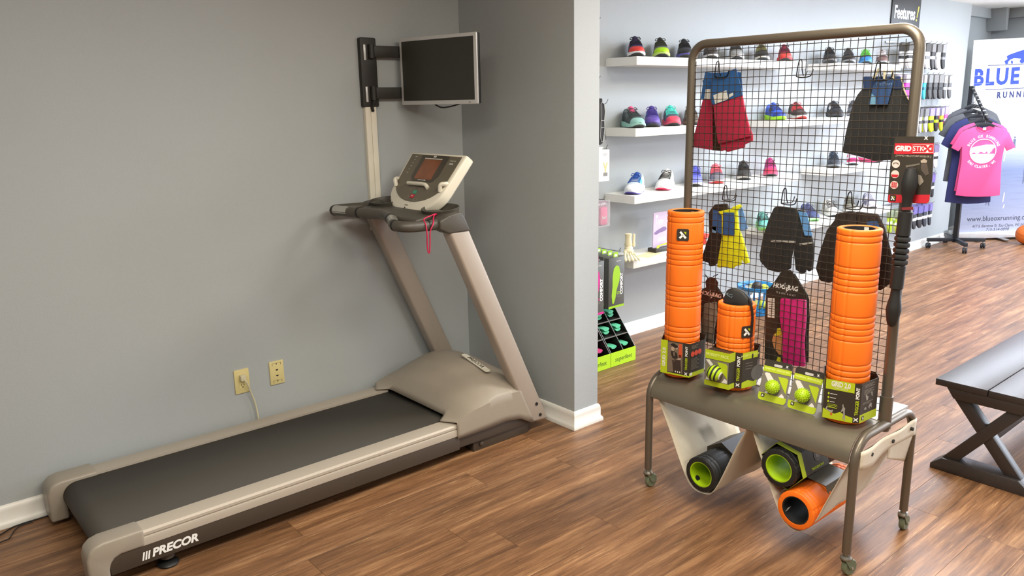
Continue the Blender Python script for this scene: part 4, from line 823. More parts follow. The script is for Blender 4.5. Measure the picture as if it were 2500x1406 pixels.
sheet(Z4([(280, 830), (318, 824), (330, 870), (345, 900), (345, 1150), (300, 1140), (240, 1060), (218, 970), (240, 900), (285, 880)]), 2.6225, cm((190, 132, 82), 0.5), c, 'printed_shape', 0.001, 0, False)
sheet(Z4([(280, 832), (316, 824), (326, 858), (300, 880), (330, 880), (320, 905), (245, 925), (270, 870)]), 2.6217, cm((206, 196, 40), 0.5), c, 'printed_shape', 0.001, 0, False)
sheet(Z4([(285, 1170), (325, 1180), (330, 1245), (262, 1235)]), 2.6217, cm((196, 196, 40), 0.5), c, 'printed_shape', 0.001, 0, False)
e = pX(1840+375/4.85, 630+345/4.85, 2.6225)
text('HOO-RAG', 0.024, WHITEP, c, faceX((2.6222, e.y, e.z)), w=True, bold=0.0009, shear=0.2, sx=0.9)
for q in ([(340, 335), (380, 285), (372, 325), (400, 330)], [(350, 365), (385, 372), (380, 410), (430, 362)]): sheet(Z4(q), 2.6222, WHITEP, c, 'printed_flash', 0.0006, 0, False)
e = pX(1840+380/4.85, 630+425/4.85, 2.6225); text('THE ONE & ONLY', 0.010, cm((180, 176, 168), 0.5), c, faceX((2.6222, e.y, e.z)), w=True)
Z7 = lambda p: zoompts(p, 5.41, 1690, 640)
t, c = bandana('dark maroon bandana pack with a grey patterned bandana behind the left rollers', Z7([(175, 255), (200, 215), (255, 195), (310, 215), (345, 270), (335, 320), (410, 430), (420, 560), (300, 1085), (120, 1030), (110, 370), (185, 330)]), 2.624, mat('card_maroon', (58, 32, 24), 0.5, var=0.06))
sheet(Z7([(165, 545), (320, 520), (330, 700), (290, 900), (275, 1080), (120, 1020), (135, 760)]), 2.612, GREYB, t, 'bandana', 0.014, 0.005)
e = pX(1690+240/5.41, 640+425/5.41, 2.6225)
text('HOO-RAG', 0.024, cm((224, 190, 176), 0.5), c, faceX((2.6222, e.y, e.z)), w=True, bold=0.0009, shear=0.2, sx=0.9)
for q in ([(205, 415), (245, 365), (236, 405), (270, 408)], [(215, 455), (250, 455), (240, 485), (290, 440)]): sheet(Z7(q), 2.6222, cm((224, 190, 176), 0.5), c, 'printed_flash', 0.0006, 0, False)
MB().tube(smooth_pts([pX(*q, 2.622) for q in Z7([(165, 160), (190, 185), (205, 215)])], 4), 0.002, 5).tube(smooth_pts([pX(*q, 2.622) for q in Z7([(275, 190), (310, 175), (340, 158)])], 4), 0.002, 5).tube([pX(*q, 2.620) for q in Z7([(310, 330), (405, 430)])], 0.002, 5).build('twist_tie', HOOKM, t, w=True)
# hand-held roller stick on its hang card, in front of the right post
Z8 = lambda p: zoompts(p, 2.757, 2140, 320); XS = 2.556
b = pX(2228, 415, XS)
t = thing('roller_stick', 'black ribbed hand-held roller stick on a charcoal and red hang card', 'roller stick', (XS, b.y, b.z-0.6), group=None)
c = sheet(Z8([(128, 36), (390, 36), (378, 300), (356, 470), (340, 487), (85, 482), (75, 470), (95, 200)]), XS, CARDB, t, 'hang_card', 0.002, 0, False)
sheet(Z8([(125, 82), (386, 82), (384, 155), (118, 155)]), XS-0.0016, mat('card_red', (190, 36, 48), 0.45, var=0.04), c, 'printed_band', 0.001, 0, False)
sheet(Z8([(82, 428), (360, 428), (354, 470), (340, 486), (85, 481), (76, 470)]), XS-0.0016, MATS['card_red'], c, 'printed_band', 0.001, 0, False)
e = pX(2140+182/2.757, 320+118/2.757, XS); text('GRID', 0.021, CARDW, c, faceX((XS-0.0023, e.y, e.z)), w=True, bold=0.0011)
e = pX(2140+284/2.757, 320+119/2.757, XS); text('STK', 0.021, CARDW, c, faceX((XS-0.0023, e.y, e.z)), w=True, bold=0.0002, sx=0.95)
e = pX(2140+346/2.757, 320+119/2.757, XS)
for k in range(4):
    MB().prism([(-0.005, 0.011), (0.005, 0.011), (0.0, 0.003)], 0, 0.0005, faceX((XS-0.0023, e.y, e.z)) @ RZ(PI/2*k)).build('printed_mark', CARDW, c, w=True, smooth=False)
q = Z8([(244, 92), (380, 92), (380, 145), (244, 145)]); MB().tube([pX(a_, b_, XS-0.0022) for a_, b_ in q], 0.0005, 4, True).build('printed_frame', CARDW, c, w=True)
e = pX(2140+248/2.757, 320+168/2.757, XS); text('[ HAND HELD FOAM ROLLER ]', 0.0078, cm((176, 166, 150), 0.5), c, faceX((XS-0.0014, e.y, e.z)), w=True)
for k, (u, v) in enumerate(((132, 221), (126, 290), (120, 362))):
    e = pX(2140+u/2.757, 320+v/2.757, XS); F_ = faceX((XS-0.0014, e.y, e.z)); MB().prism(circ(0, 0, 0.0125), 0, 0.0004, F_).build('printed_icon', cm((222, 196, 186), 0.45), c, w=True, smooth=False)
    if k == 0: MB().tube([(math.cos(a_)*0.008, math.sin(a_)*0.005-0.001, 0.0006) for a_ in [PI*i/8 for i in range(9)]], 0.0011, 4, M=F_).build('printed_mark', CARDB, c, w=True)
    if k == 1: MB().prism([(-0.0115, -0.001), (0.0115, -0.001), (0.008, -0.009), (-0.008, -0.009)], 0.0004, 0.0008, F_).build('printed_mark', MATS['card_red'], c, w=True, smooth=False)
    if k == 2:
        for i in range(3):
            for j in range(3): MB().prism(rect(-0.008+i*0.0058, -0.008+j*0.0058, -0.0035+i*0.0058, -0.0035+j*0.0058), 0.0004, 0.0008, F_).build('printed_mark', MATS['card_red'], c, w=True, smooth=False)
e = pX(2140+113/2.757, 320+450/2.757, XS); xlogo(c, faceX((XS-0.0022, e.y, e.z)), 0.019)
for q, cc in (([(195, 232), (290, 216), (292, 226), (200, 246)], (104, 96, 86)), ([(296, 200), (320, 186), (342, 200), (336, 214), (300, 214)], (168, 152, 136)), ([(300, 218), (340, 218), (352, 290), (330, 300), (300, 262)], (84, 74, 66)), ([(268, 290), (300, 300), (318, 340), (290, 368), (272, 330)], (132, 122, 110))):
    sheet(Z8(q), XS-0.0014, cm(cc, 0.45, var=0.0), c, 'printed_figure', 0.0008, 0, False)
e = pX(2140+335/2.757, 320+48/2.757, XS); text('X', 0.012, CARDW, c, faceX((XS-0.0014, e.y, e.z)), w=True, bold=0.0008)
# the stick itself, turned from two grips, two plain drums and six ribs
a0 = pX(2140+235/2.757, 320+245/2.757, 2.530); a1 = pX(2140+100/2.757, 320+1318/2.757, 2.530); LN = (a1-a0).length
AXM = frame(a0, (a1-a0).normalized().cross(Vector((1, 0, 0))), (1, 0, 0)); ax = (a1-a0).normalized()
SM = frame(a0, ax.orthogonal(), ax.cross(ax.orthogonal()))
def zz_(y): return LN*(y-245)/(1318-245)
g1 = MB().lathe([(0.004, zz_(245)), (0.016, zz_(252)), (0.0215, zz_(300)), (0.0245, zz_(350)), (0.021, zz_(410)), (0.0155, zz_(440)), (0.0150, zz_(530))], 20, SM).build('hand_grip', FOAMB, t, w=True)
MB().lathe([(0.016, zz_(528)), (0.0215, zz_(534)), (0.0215, zz_(685)), (0.018, zz_(692))], 22, SM).build('roller_drum', FOAMB, t, w=True)
for k in range(5):
    y0 = 692+k*39; MB().lathe([(0.0165, zz_(y0)), (0.0215, zz_(y0+6)), (0.0232, zz_(y0+20)), (0.0215, zz_(y0+34)), (0.0165, zz_(y0+39))], 12, SM, rad=lambda a_, r_, z_: r_*(1+0.05*math.cos(6*a_))).build('roller_rib', FOAMB, t, w=True)
MB().lathe([(0.018, zz_(888)), (0.0205, zz_(894)), (0.0205, zz_(1045)), (0.016, zz_(1052))], 22, SM).build('roller_drum', FOAMB, t, w=True)
MB().lathe([(0.0150, zz_(1050)), (0.0160, zz_(1100)), (0.0220, zz_(1165)), (0.0235, zz_(1200)), (0.0180, zz_(1270)), (0.014, zz_(1300)), (0.004, zz_(1318))], 20, SM).build('hand_grip', FOAMB, t, w=True)
sheet(Z8([(170, 514), (248, 510), (248, 530), (172, 532)]), 2.508, cm((120, 40, 44), 0.5), t, 'tie_band', 0.003, 0, False)
hook(2231, 330, 'wire hook at the right post carrying the roller stick card', 0.03)

# ================================================================ SHOE WALL
SHELFW = mat('shelf_white', (236, 235, 228), 0.4, var=0.015)
SZ = {1: 1.825, 2: 1.405, 3: 0.995, 4: 0.588}; SYF = 3.235
for row, segs in ((1, ((3.75, 5.65, 'long white floating shelf, topmost at the partition end of the shoe wall'), (6.12, 7.22, 'short white floating shelf, topmost beside the sock display'))),
                  (2, ((3.75, 4.85, 'short white floating shelf, second from the top at the partition end'), (5.32, 6.42, 'short white floating shelf carrying a blue shoe with a lime sole'))),
                  (3, ((3.75, 5.65, 'long white floating shelf carrying a white shoe with blue laces'), (6.12, 7.22, 'short white floating shelf carrying a pink-toed shoe below the black shorts'))),
                  (4, ((3.75, 4.85, 'short white floating shelf, lowest, carrying the model of foot bones'), (5.36, 7.26, 'long white floating shelf, lowest, carrying a mint shoe')))):
    for (x0, x1, lab) in segs:
        z = SZ[row]; t = thing('wall_shelf', lab, 'shelf', ((x0+x1)/2, YS, z-0.05), group='white shelves of the shoe wall')
        MB().box((x0, SYF, z-0.05), (x1, YS+0.001, z)).build('shelf_board', SHELFW, t, w=True, bevel=0.0015)
        for xe in (x0-0.0006, x1+0.0006): MB().box((xe-0.0006, SYF+0.001, z-0.049), (xe+0.0006, YS-0.001, z-0.001)).build('end_edging', SHELFW, t, w=True, smooth=False)
def tabf(tab, x):
    for (a, va), (b, vb) in zip(tab, tab[1:]):
        if x <= b: t = max(0, (x-a)/(b-a)); return va+(vb-va)*t
    return tab[-1][1]
SL = 0.27
WT = [(0, .012), (.03, .024), (.1, .031), (.3, .033), (.5, .040), (.7, .0465), (.85, .0415), (.95, .027), (1, .009)]
TP = [(0, .092), (.05, .106), (.2, .101), (.33, .100), (.42, .100), (.55, .084), (.7, .064), (.85, .053), (.95, .043), (1, .032)]
ZBs = [(0, .034), (.3, .031), (.6, .025), (.85, .022), (1, .027)]
ZBt = [(0, .005), (.1, 0), (.75, 0), (.9, .006), (1, .017)]
def sy(t): return SL*(0.5-t)
def up_pt(t, ph, off=0.0):
    w = tabf(WT, t)+off; tp = tabf(TP, t)+off; zb = tabf(ZBs, t); c, s = math.cos(ph), math.sin(ph)
    x = w*math.copysign(abs(c)**0.75, c); z = zb+(tp-zb)*max(s, 0)**0.72
    if 0.05 < t < 0.38: z -= 0.034*math.exp(-((ph-PI/2)/0.42)**2)*min(1, (t-0.05)/0.05, (0.38-t)/0.04)
    return (x, sy(t), z)
TS = [0, .02, .05, .08, .12, .18, .25, .32, .36, .40, .46, .54, .62, .70, .78, .85, .90, .94, .97, 1.0]
PHS = [PI*i/18 for i in range(19)]
ME = {}
ME['upper'] = MB().loft([[up_pt(t, p) for p in PHS] for t in TS]).mesh('upper', ang=60)
ME['toe_overlay'] = MB().loft([[up_pt(t, p, 0.0016) for p in PHS] for t in (.80, .84, .88, .92, .95, .975, 1.0)]).mesh('toe_overlay', ang=60)
ml = []
for t in TS:
    w = tabf(WT, t)+0.0045; zb = tabf(ZBs, t)+0.002; z0 = tabf(ZBt, t); y = sy(t)+(0.004 if t == 0 else -0.004 if t == 1 else 0)
    ml.append([(-w, y, zb), (-w*1.04, y, (z0+zb)*0.5), (-w*0.96, y, z0+0.004), (w*0.96, y, z0+0.004), (w*1.04, y, (z0+zb)*0.5), (w, y, zb)])
ME['midsole'] = MB().loft(ml).mesh('midsole', ang=50)
ol = []
for t in TS:
    w = (tabf(WT, t)+0.003); z0 = tabf(ZBt, t); y = sy(t)+(0.002 if t == 0 else -0.003 if t == 1 else 0); ol.append([(-w, y, z0+0.0045), (-w*0.95, y, z0), (w*0.95, y, z0), (w, y, z0+0.0045)])
ME['outsole'] = MB().loft(ol).mesh('outsole', ang=50)
lc = MB()
for k in range(5):
    t = 0.45+k*0.052; lc.tube([Vector(up_pt(t+0.012*math.sin((p-PI/2)*2), p, 0.0032)) for p in [PI*(0.26+0.48*i/8) for i in range(9)]], 0.0026, 6)
lc.tube(smooth_pts([(0.0, sy(.44), .106), (0.022, sy(.42), .112), (0.030, sy(.46), .100), (0.012, sy(.45), .104)], 4), 0.0022, 5).tube(smooth_pts([(0.0, sy(.44), .106), (-0.022, sy(.42), .112), (-0.030, sy(.46), .100), (-0.012, sy(.45), .104)], 4), 0.0022, 5)
ME['laces'] = lc.mesh('laces')
tg = MB().grid(lambda u, v: ((u-0.5)*0.040*(1-0.25*v), sy(.50-.16*v), 0.094+0.026*v-0.012*(2*u-1)**2), 8, 6); ME['tongue'] = MB().loft([[Vector((x*(1-0.25*v)*0.040, sy(.52-.18*v), 0.090+0.031*v-0.030*x*x+d)) for x, d in ((-.5, 0), (-.25, 0), (0, 0), (.25, 0), (.5, 0), (.5, -.006), (0, -.006), (-.5, -.006))] for v in (0, .3, .6, .9, 1.0)]).mesh('tongue', ang=50)
ME['lining'] = MB().prism(circ(0, sy(.20), 0.022, 16, 0.040), 0.070, 0.072).mesh('lining')
sp = MB()
for s in (0, 1):
    g = lambda u, v: up_pt(.36+.22*u+0.05*v, (0.10+0.24*v)*PI if s == 0 else PI-(0.10+0.24*v)*PI, 0.0013)
    sp.grid(g, 8, 5)
ME['side_overlay'] = sp.mesh('side_overlay', ang=70)
for m_ in ME.values(): m_.materials.append(WHITEP)
K = lambda c: cm(c, 0.6)
BK, WH, GY, DG = (30, 30, 32), (228, 228, 228), (128, 130, 134), (62, 64, 66)
def shoe(px, row, label, up, toe, mid, lace, side=None, out=None, ang=6, Y=3.352, tongue=None):
    z = SZ[row]; p = pY(px, {1: 130, 2: 300, 3: 450, 4: 545}[row], Y)
    # find x where the pixel column meets the shelf top at this depth
    lo, hi = 3.0, 9.0
    for _ in range(40):
        md = (lo+hi)/2; v = Vector((md, Y, z+0.04))-CAM
        if 1250+FPX*v.dot(RT)/v.dot(FW) < px: lo = md
        else: hi = md
    t = thing('running_shoe', label, 'shoe', (lo, Y, z), math.radians(ang)-PI/2+math.atan2(Y, lo), 'running shoes on the wall shelves'); t.scale = (1.06, 1.0, 1.08)
    inst('outsole', ME['outsole'], t, m=K(out or DG)); inst('midsole', ME['midsole'], t, m=K(mid)); u_ = inst('upper', ME['upper'], t, m=K(up)); inst('toe_overlay', ME['toe_overlay'], u_, m=K(toe)); inst('side_overlay', ME['side_overlay'], u_, m=K(side or mid))
    inst('lining', ME['lining'], u_, m=K(BK)); inst('tongue', ME['tongue'], t, m=K(tongue or up)); inst('laces', ME['laces'], t, m=K(lace)); return t
shoe(1551, 1, 'navy and maroon shoe with a red toe on the top shelf, next to the partition', (62, 50, 92), (222, 60, 50), WH, (30, 28, 46), (150, 40, 80))
shoe(1612, 1, 'black and silver shoe with a bright lime toe on the top shelf', (100, 104, 102), (176, 232, 20), (196, 226, 120), (50, 56, 40), GY, tongue=BK)
shoe(1670, 1, 'black shoe with a violet-blue sole tip on the top shelf', (48, 50, 56), (44, 46, 52), (92, 88, 176), BK, WH)
shoe(1733, 1, 'dark taupe shoe with white side flashes on the top shelf', (72, 66, 62), (58, 50, 46), (200, 200, 196), (40, 38, 36), (170, 168, 164))
shoe(1795, 1, 'grey shoe with white stripes on the top shelf', (120, 120, 118), (150, 150, 146), (206, 206, 202), (40, 40, 40), WH)
shoe(1858, 1, 'black shoe with olive lacing and a pale sole edge on the top shelf', (46, 44, 40), (40, 38, 34), (196, 194, 182), (110, 104, 62), (98, 92, 56))
shoe(1914, 1, 'coral red shoe with dark maroon collar on the top shelf', (150, 44, 62), (222, 70, 60), (196, 60, 58), (84, 30, 44), (224, 120, 110))
shoe(2024, 1, 'black shoe with a thin white sole line, first on the far top shelf', (40, 38, 38), (34, 32, 32), (120, 118, 116), BK, (176, 174, 170))
shoe(2070, 1, 'black shoe with white side flash, second on the far top shelf', (44, 42, 42), (36, 34, 34), (150, 148, 146), (70, 66, 64), WH)
shoe(2112, 1, 'green and navy shoe with a blue toe on the far top shelf', (44, 74, 92), (52, 128, 190), (90, 150, 200), (96, 176, 60), (70, 150, 70), tongue=(96, 176, 60))
shoe(2152, 1, 'brown and white laced shoe, last on the far top shelf', (92, 62, 58), (120, 92, 86), (206, 204, 200), (210, 206, 202), (60, 40, 40))
shoe(1545, 2, 'charcoal shoe with a mint sole and pink heel tab', (62, 72, 72), (150, 200, 190), (160, 210, 198), (48, 54, 56), (90, 104, 104), ang=20, tongue=(226, 84, 130))
shoe(1591, 2, 'purple shoe with lilac toe on the second shelf', (84, 70, 150), (104, 82, 170), (70, 64, 110), (70, 56, 140), (96, 190, 214), ang=4)
shoe(1638, 2, 'grey shoe with turquoise laces and a pink toe', (84, 96, 110), (240, 84, 104), (240, 96, 116), (80, 212, 196), (60, 74, 84), ang=10, tongue=(80, 200, 186))
shoe(1686, 2, 'olive brown trail shoe on the second shelf behind the left post', (92, 84, 66), (74, 66, 52), (110, 100, 80), (50, 44, 34), (150, 140, 112))
shoe(1722, 2, 'dusky plum shoe partly hidden by the red shorts', (86, 62, 78), (96, 70, 84), (160, 150, 150), (60, 44, 56))
shoe(1892, 2, 'royal blue shoe with a lime sole', (52, 88, 190), (40, 64, 150), (160, 216, 40), (30, 40, 90), (60, 60, 70), ang=22, out=(150, 210, 30))
shoe(1946, 2, 'black and red shoe with a white and red sole', (60, 44, 44), (72, 60, 58), (214, 206, 200), (180, 50, 50), (200, 60, 56), ang=20, out=(200, 60, 56))
shoe(2037, 2, 'plain black shoe with a white side flash on the second shelf', (42, 42, 44), (38, 38, 40), (64, 64, 66), BK, WH, ang=16)
shoe(2082, 2, 'grey mesh shoe half hidden behind the black shorts', (104, 104, 108), (90, 90, 94), (170, 170, 172), DG)
shoe(1551, 3, 'white shoe with blue laces and a violet sole tip', (210, 222, 232), (232, 234, 238), (226, 228, 236), (44, 84, 168), (90, 190, 224), out=(88, 76, 160), ang=-14, tongue=(44, 84, 168))
shoe(1625, 3, 'white shoe with black laces and a pink sole', (222, 222, 220), (236, 236, 234), (232, 228, 226), (34, 34, 34), (200, 210, 206), out=(240, 70, 110), ang=-12)
shoe(1697, 3, 'periwinkle blue shoe with a pale sole beside the left post', (104, 110, 206), (120, 128, 214), (206, 210, 226), (84, 92, 196), ang=0)
shoe(1748, 3, 'dark grey shoe with pink laces and a red toe edge', (92, 94, 106), (120, 118, 124), (226, 214, 208), (238, 96, 110), (230, 90, 96), out=(236, 84, 80), tongue=(230, 110, 120))
shoe(1815, 3, 'black shoe with a pale sole edge on the third shelf', (44, 42, 38), (50, 48, 44), (206, 204, 196), BK, (70, 66, 60))
shoe(1880, 3, 'magenta shoe with a crimson toe on the third shelf', (166, 54, 110), (224, 50, 90), (214, 90, 120), (150, 44, 100), (120, 60, 96))
shoe(2034, 3, 'navy black shoe, first on the far third shelf', (44, 58, 72), (46, 48, 54), (140, 146, 150), (30, 40, 52), (196, 200, 202))
shoe(2080, 3, 'white shoe with a hot pink toe below the black shorts', (206, 196, 200), (232, 40, 110), (230, 226, 224), (190, 180, 184), (232, 60, 120))
shoe(2122, 3, 'low silver and pink shoe on the far third shelf beside the roller stick card', (196, 190, 192), (206, 200, 202), (224, 70, 120), (214, 90, 130), (224, 70, 120), ang=50)
shoe(1864, 4, 'mint green shoe with a lime sole on the lowest shelf', (104, 176, 160), (120, 196, 180), (160, 226, 140), (60, 90, 90), (70, 110, 108), out=(130, 210, 60), ang=12)
shoe(1976, 4, 'navy shoe with a pale green sole on the lowest shelf', (58, 66, 104), (66, 76, 112), (196, 236, 190), (60, 60, 84), (90, 98, 130), out=(150, 226, 130), ang=24)
shoe(2027, 4, 'white shoe with black criss-cross laces on the lowest shelf', (196, 192, 182), (214, 212, 204), (222, 220, 214), (28, 26, 26), (230, 228, 222), ang=20)
shoe(2073, 4, 'olive grey shoe on the lowest shelf behind a wire hook', (116, 114, 98), (130, 128, 112), (206, 204, 196), (70, 68, 56), ang=8)
shoe(2122, 4, 'grey violet shoe with a pale pink sole on the lowest shelf', (110, 108, 126), (190, 186, 196), (222, 214, 222), (200, 198, 206), ang=16)
# model of the bones of a foot
BONE = mat('bone_resin', (226, 216, 180), 0.5, var=0.06, scale=40)
fb = pY(1540, 628, 3.30); t = thing('foot_bone_model', 'cream model of foot and ankle bones standing on the lowest shelf', 'bone model', (fb.x, 3.31, SZ[4]), math.radians(-38)); t.scale = (1.25, 1.15, 1.0)
MB().lathe([(0.017, 0.070), (0.021, 0.080), (0.018, 0.098), (0.0165, 0.130), (0.019, 0.150), (0.015, 0.152)], 16, T(0, 0.045, 0.0)).build('shin_bone', BONE, t)
MB().lathe([(0.007, 0.066), (0.009, 0.078), (0.0065, 0.098), (0.0065, 0.146), (0.004, 0.148)], 10, T(0.030, 0.052, 0)).build('calf_bone', BONE, t)
MB().sphere((0.002, 0.045, 0.058), 0.022, 14, 10, sc_=(1, 1.3, 0.8)).build('ankle_bone', BONE, t)
MB().sphere((0.006, 0.078, 0.026), 0.022, 14, 10, sc_=(1, 1.5, 1.1)).build('heel_bone', BONE, t)
MB().sphere((-0.002, 0.012, 0.046), 0.020, 14, 10, sc_=(1.3, 1.2, 0.75)).build('midfoot_bone', BONE, t)
for k in range(5):
    x0 = -0.022+k*0.011; x1 = -0.034+k*0.017; rr_ = 0.0065 if k else 0.009
    MB().tube(smooth_pts([(x0, 0.002, 0.044-k*0.003), (x0*1.1+x1*0.1, -0.030, 0.030-k*0.002), (x1, -0.066, 0.011), (x1*1.02, -0.072, 0.010)], 4), [rr_*1.15]*2+[rr_*0.7]*8+[rr_*1.1]*3, 8).build('long_foot_bone', BONE, t)
    MB().tube([(x1*1.02, -0.076, 0.010), (x1*1.05, -0.092, 0.008), (x1*1.08, -0.110+abs(k-1)*0.006, 0.006)], [rr_*0.95, rr_*0.75, rr_*0.6], 8).build('toe_bone', BONE, t)
tag(MB().box((-0.10, -0.05, 0), (0.10, 0.05, 0.0012), T(pY(1585, 615, 3.30).x, 3.30, SZ[4]) @ RZ(0.2)).build('paper_leaflet', cm((226, 214, 168), 0.6), smooth=False), 'cream paper leaflet lying on the shelf beside the foot bones', 'leaflet')
# acrylic sign with an insole picture, standing in a small black base
g = pY(1612, 600, 3.33); t = thing('insole_sign', 'lilac insole sign with lime foot in a black base on the lowest shelf', 'sign', (g.x, 3.34, SZ[4]))
MB().box((-0.075, -0.035, 0), (0.085, 0.035, 0.028)).build('sign_base', CARDB, t, bevel=0.002)
MB().prism([(-0.070, 0.03), (-0.050, 0.03), (-0.030, 0.045), (0.030, 0.045), (0.05, 0.03), (0.08, 0.03), (0.08, 0.062), (-0.070, 0.048)], 0, 0.001, faceY((0, -0.0365, 0))).build('printed_band', LIMEC, t, smooth=False)
pn = MB().box((-0.068, -0.004, 0.028), (0.085, 0.002, 0.262)).build('sign_panel', mat('sign_lilac', (196, 178, 206), 0.3, var=0.06, scale=6), t, smooth=False)
text('Ugly', 0.040, WHITEP, t, faceY((-0.005, -0.0045, 0.200)), bold=0.0006)
MB().prism(rect(-0.048, 0.225, -0.025, 0.245), 0, 0.0006, faceY((0, -0.0042, 0))).build('printed_mark', WHITEP, t, smooth=False)
MB().prism([(-0.060, 0.120), (-0.040, 0.114), (0.0, 0.124), (0.05, 0.130), (0.07, 0.140), (0.06, 0.158), (0.03, 0.160), (-0.02, 0.146), (-0.055, 0.132)], 0, 0.0006, faceY((0, -0.0042, 0))).build('printed_insole', cm((120, 96, 140), 0.4), t, smooth=False)
MB().prism(rect(-0.02, 0.066, 0.06, 0.092), 0, 0.0006, faceY((0, -0.0042, 0))).build('printed_line', cm((214, 200, 222), 0.4), t, smooth=False)
g = pY(1722, 590, 3.30); t = thing('red_carton', 'small red carton on the lowest shelf behind the left roller', 'carton', (g.x, 3.31, SZ[4]))
MB().box((-0.045, -0.04, 0), (0.045, 0.04, 0.060)).build('carton_body', cm((224, 62, 48), 0.5), t, bevel=0.0015)
MB().prism(rect(-0.03, 0.02, 0.03, 0.042), 0, 0.0006, faceY((0, -0.0402, 0))).build('printed_band', WHITEP, t, smooth=False)
# goods on hooks at the partition end of the shelf wall
STEELH = mat('hook_steel', (150, 150, 148), 0.3, metal=0.8, var=0.0)
def wallhook(px, py, Ytip, label, group='hooks at the partition end of the shoe wall'):
    p = pY(px, py, Ytip)
    t = thing('wall_hook', label, 'hook', (p.x, YS, p.z), group=group)
    MB().tube(smooth_pts([(0, 0.001, 0), (0, Ytip-YS+0.02, -0.004), (0, Ytip-YS, 0.004), (0, Ytip-YS-0.012, 0.020)], 4), 0.0024, 6).build('prong', STEELH, t)
    MB().box((-0.012, -0.003, -0.02), (0.012, 0.001, 0.02)).build('hook_plate', STEELH, t, bevel=0.001)
    return p
wallhook(1462, 52, 3.24, 'empty steel hook high on the wall beside the partition')
p = wallhook(1462, 194, 3.24, 'steel hook on the wall above the black running belts')
t = thing('price_tag_card', 'blank white hang card on the hook above the running belts', 'card', (p.x, 3.30, p.z-0.13))
cd_ = MB().box((-0.048, -0.001, 0), (0.048, 0.001, 0.115)).build('card_sheet', CARDW, t, smooth=False)
text('Flipbelt', 0.014, GREYB, t, faceY((0, -0.0014, 0.095)))
MB().box((-0.030, -0.002, 0.115), (0.030, 0.002, 0.128)).build('hang_tab', CARDW, t, smooth=False)
# running belts, long black pouches hung end-up
for k, (px, lab) in enumerate(((1464, 'black running belt with a grey-edged pouch hanging in front on the wall hook'), (1452, 'plain black running belt hanging behind the grey-edged one'))):
    a = pY(px, 240, 3.27+0.05*k); b = pY(px, 354, 3.27+0.05*k); h_ = a.z-b.z
    t = thing('running_belt_pouch', lab, 'running belt', (a.x, 3.27+0.05*k, b.z), group='running belts on the wall hook')
    ou = [(0, 0), (0.018, 0.01), (0.026, 0.05), (0.034, 0.10), (0.030, 0.14), (0.036, 0.19), (0.028, 0.24), (0.012, h_-0.03), (0.012, h_), (-0.012, h_), (-0.014, h_-0.03), (-0.030, 0.24), (-0.034, 0.16), (-0.032, 0.06), (-0.024, 0.01)]
    F_ = frame((0, 0, 0), (1, 0, 0), (0, 0, 1))
    MB().prism(ou, -0.014, 0.014, F_).build('pouch', BLKF, t, bevel=0.006, seg=2)
    if k == 0:
        MB().tube([(x, y, 0.0155) for x, y in [(0.014, 0.02), (0.022, 0.06), (0.028, 0.10), (0.024, 0.14), (0.030, 0.19), (0.022, 0.235), (0.004, 0.245), (-0.006, 0.235), (-0.004, 0.14), (-0.008, 0.05), (0.0, 0.02)]], 0.0022, 5, True, F_).tube([(0.024, 0.14, 0.0155), (-0.004, 0.14, 0.0155)], 0.0018, 5, M=F_).tube([(0.027, 0.10, 0.0155), (-0.006, 0.10, 0.0155)], 0.0018, 5, M=F_).build('piping', cm((168, 168, 166), 0.5), t)
        MB().tube(smooth_pts([(0.026, 0.235, 0.012), (0.040, 0.240, 0.016), (0.052, 0.262, 0.018)], 4), 0.0016, 5, M=F_).tube(smooth_pts([(0.024, 0.065, 0.012), (0.036, 0.05, 0.016), (0.040, 0.03, 0.014)], 4), 0.0016, 5, M=F_).build('draw_cord', BLKF, t)
# white boxed insoles
WBOX = mat('box_white', (228, 228, 222), 0.45, var=0.02)
for k, (px, lab) in enumerate(((1472, 'white boxed insoles hanging in front on the wall hook'), (1454, 'white boxed insoles with a yellow corner hanging behind the front white box'))):
    Yk = 3.21+0.055*k; a = pY(px, 366+k*2, Yk); b = pY(px, 443, Yk); h_ = a.z-b.z
    t = thing('insole_box', lab, 'box', (a.x, Yk, b.z), group='white insole boxes on the wall hook')
    MB().box((-0.052, 0.0, 0.0), (0.056, 0.042, h_)).build('carton', WBOX, t, bevel=0.0015)
    MB().prism([(-0.03, h_), (-0.02, h_+0.016), (0.02, h_+0.016), (0.03, h_)], -0.021, -0.020, faceY((0, 0, 0))).build('hang_tab', WBOX, t, smooth=False)
    text('Powerstep', 0.018, cm((96, 92, 86), 0.5), t, frame((-0.0524, 0.021, h_*0.55), (0, 0, 1), (0, 1, 0)) , bold=0.0003)
    MB().prism([(0.0, 0.110), (0.012, 0.110), (0.022, 0.085), (0.032, 0.110), (0.044, 0.110), (0.028, 0.070), (0.028, 0.050), (0.016, 0.050), (0.016, 0.070)], 0, 0.0006, faceY((0, 0, 0))).build('printed_mark', cm((186, 182, 120), 0.5), t, smooth=False)
    MB().prism(rect(0.006, 0.030, 0.040, 0.050), 0.0006, 0.0012, faceY((0, 0, 0))).build('printed_mark', cm((120, 118, 112), 0.5), t, smooth=False)
    for j in range(3): MB().prism(rect(0.0, h_-0.02-j*0.008, 0.044-j*0.006, h_-0.017-j*0.008), 0, 0.0006, faceY((0, 0, 0))).build('printed_line', cm((150, 146, 140), 0.5), t, smooth=False)
    if k: MB().prism(rect(-0.05, h_-0.05, -0.02, h_-0.005), 0, 0.0006, faceY((0, 0, 0))).build('printed_corner', cm((222, 214, 60), 0.5), t, smooth=False)
wallhook(1480, 362, 3.20, 'steel hook on the wall holding the white insole boxes')
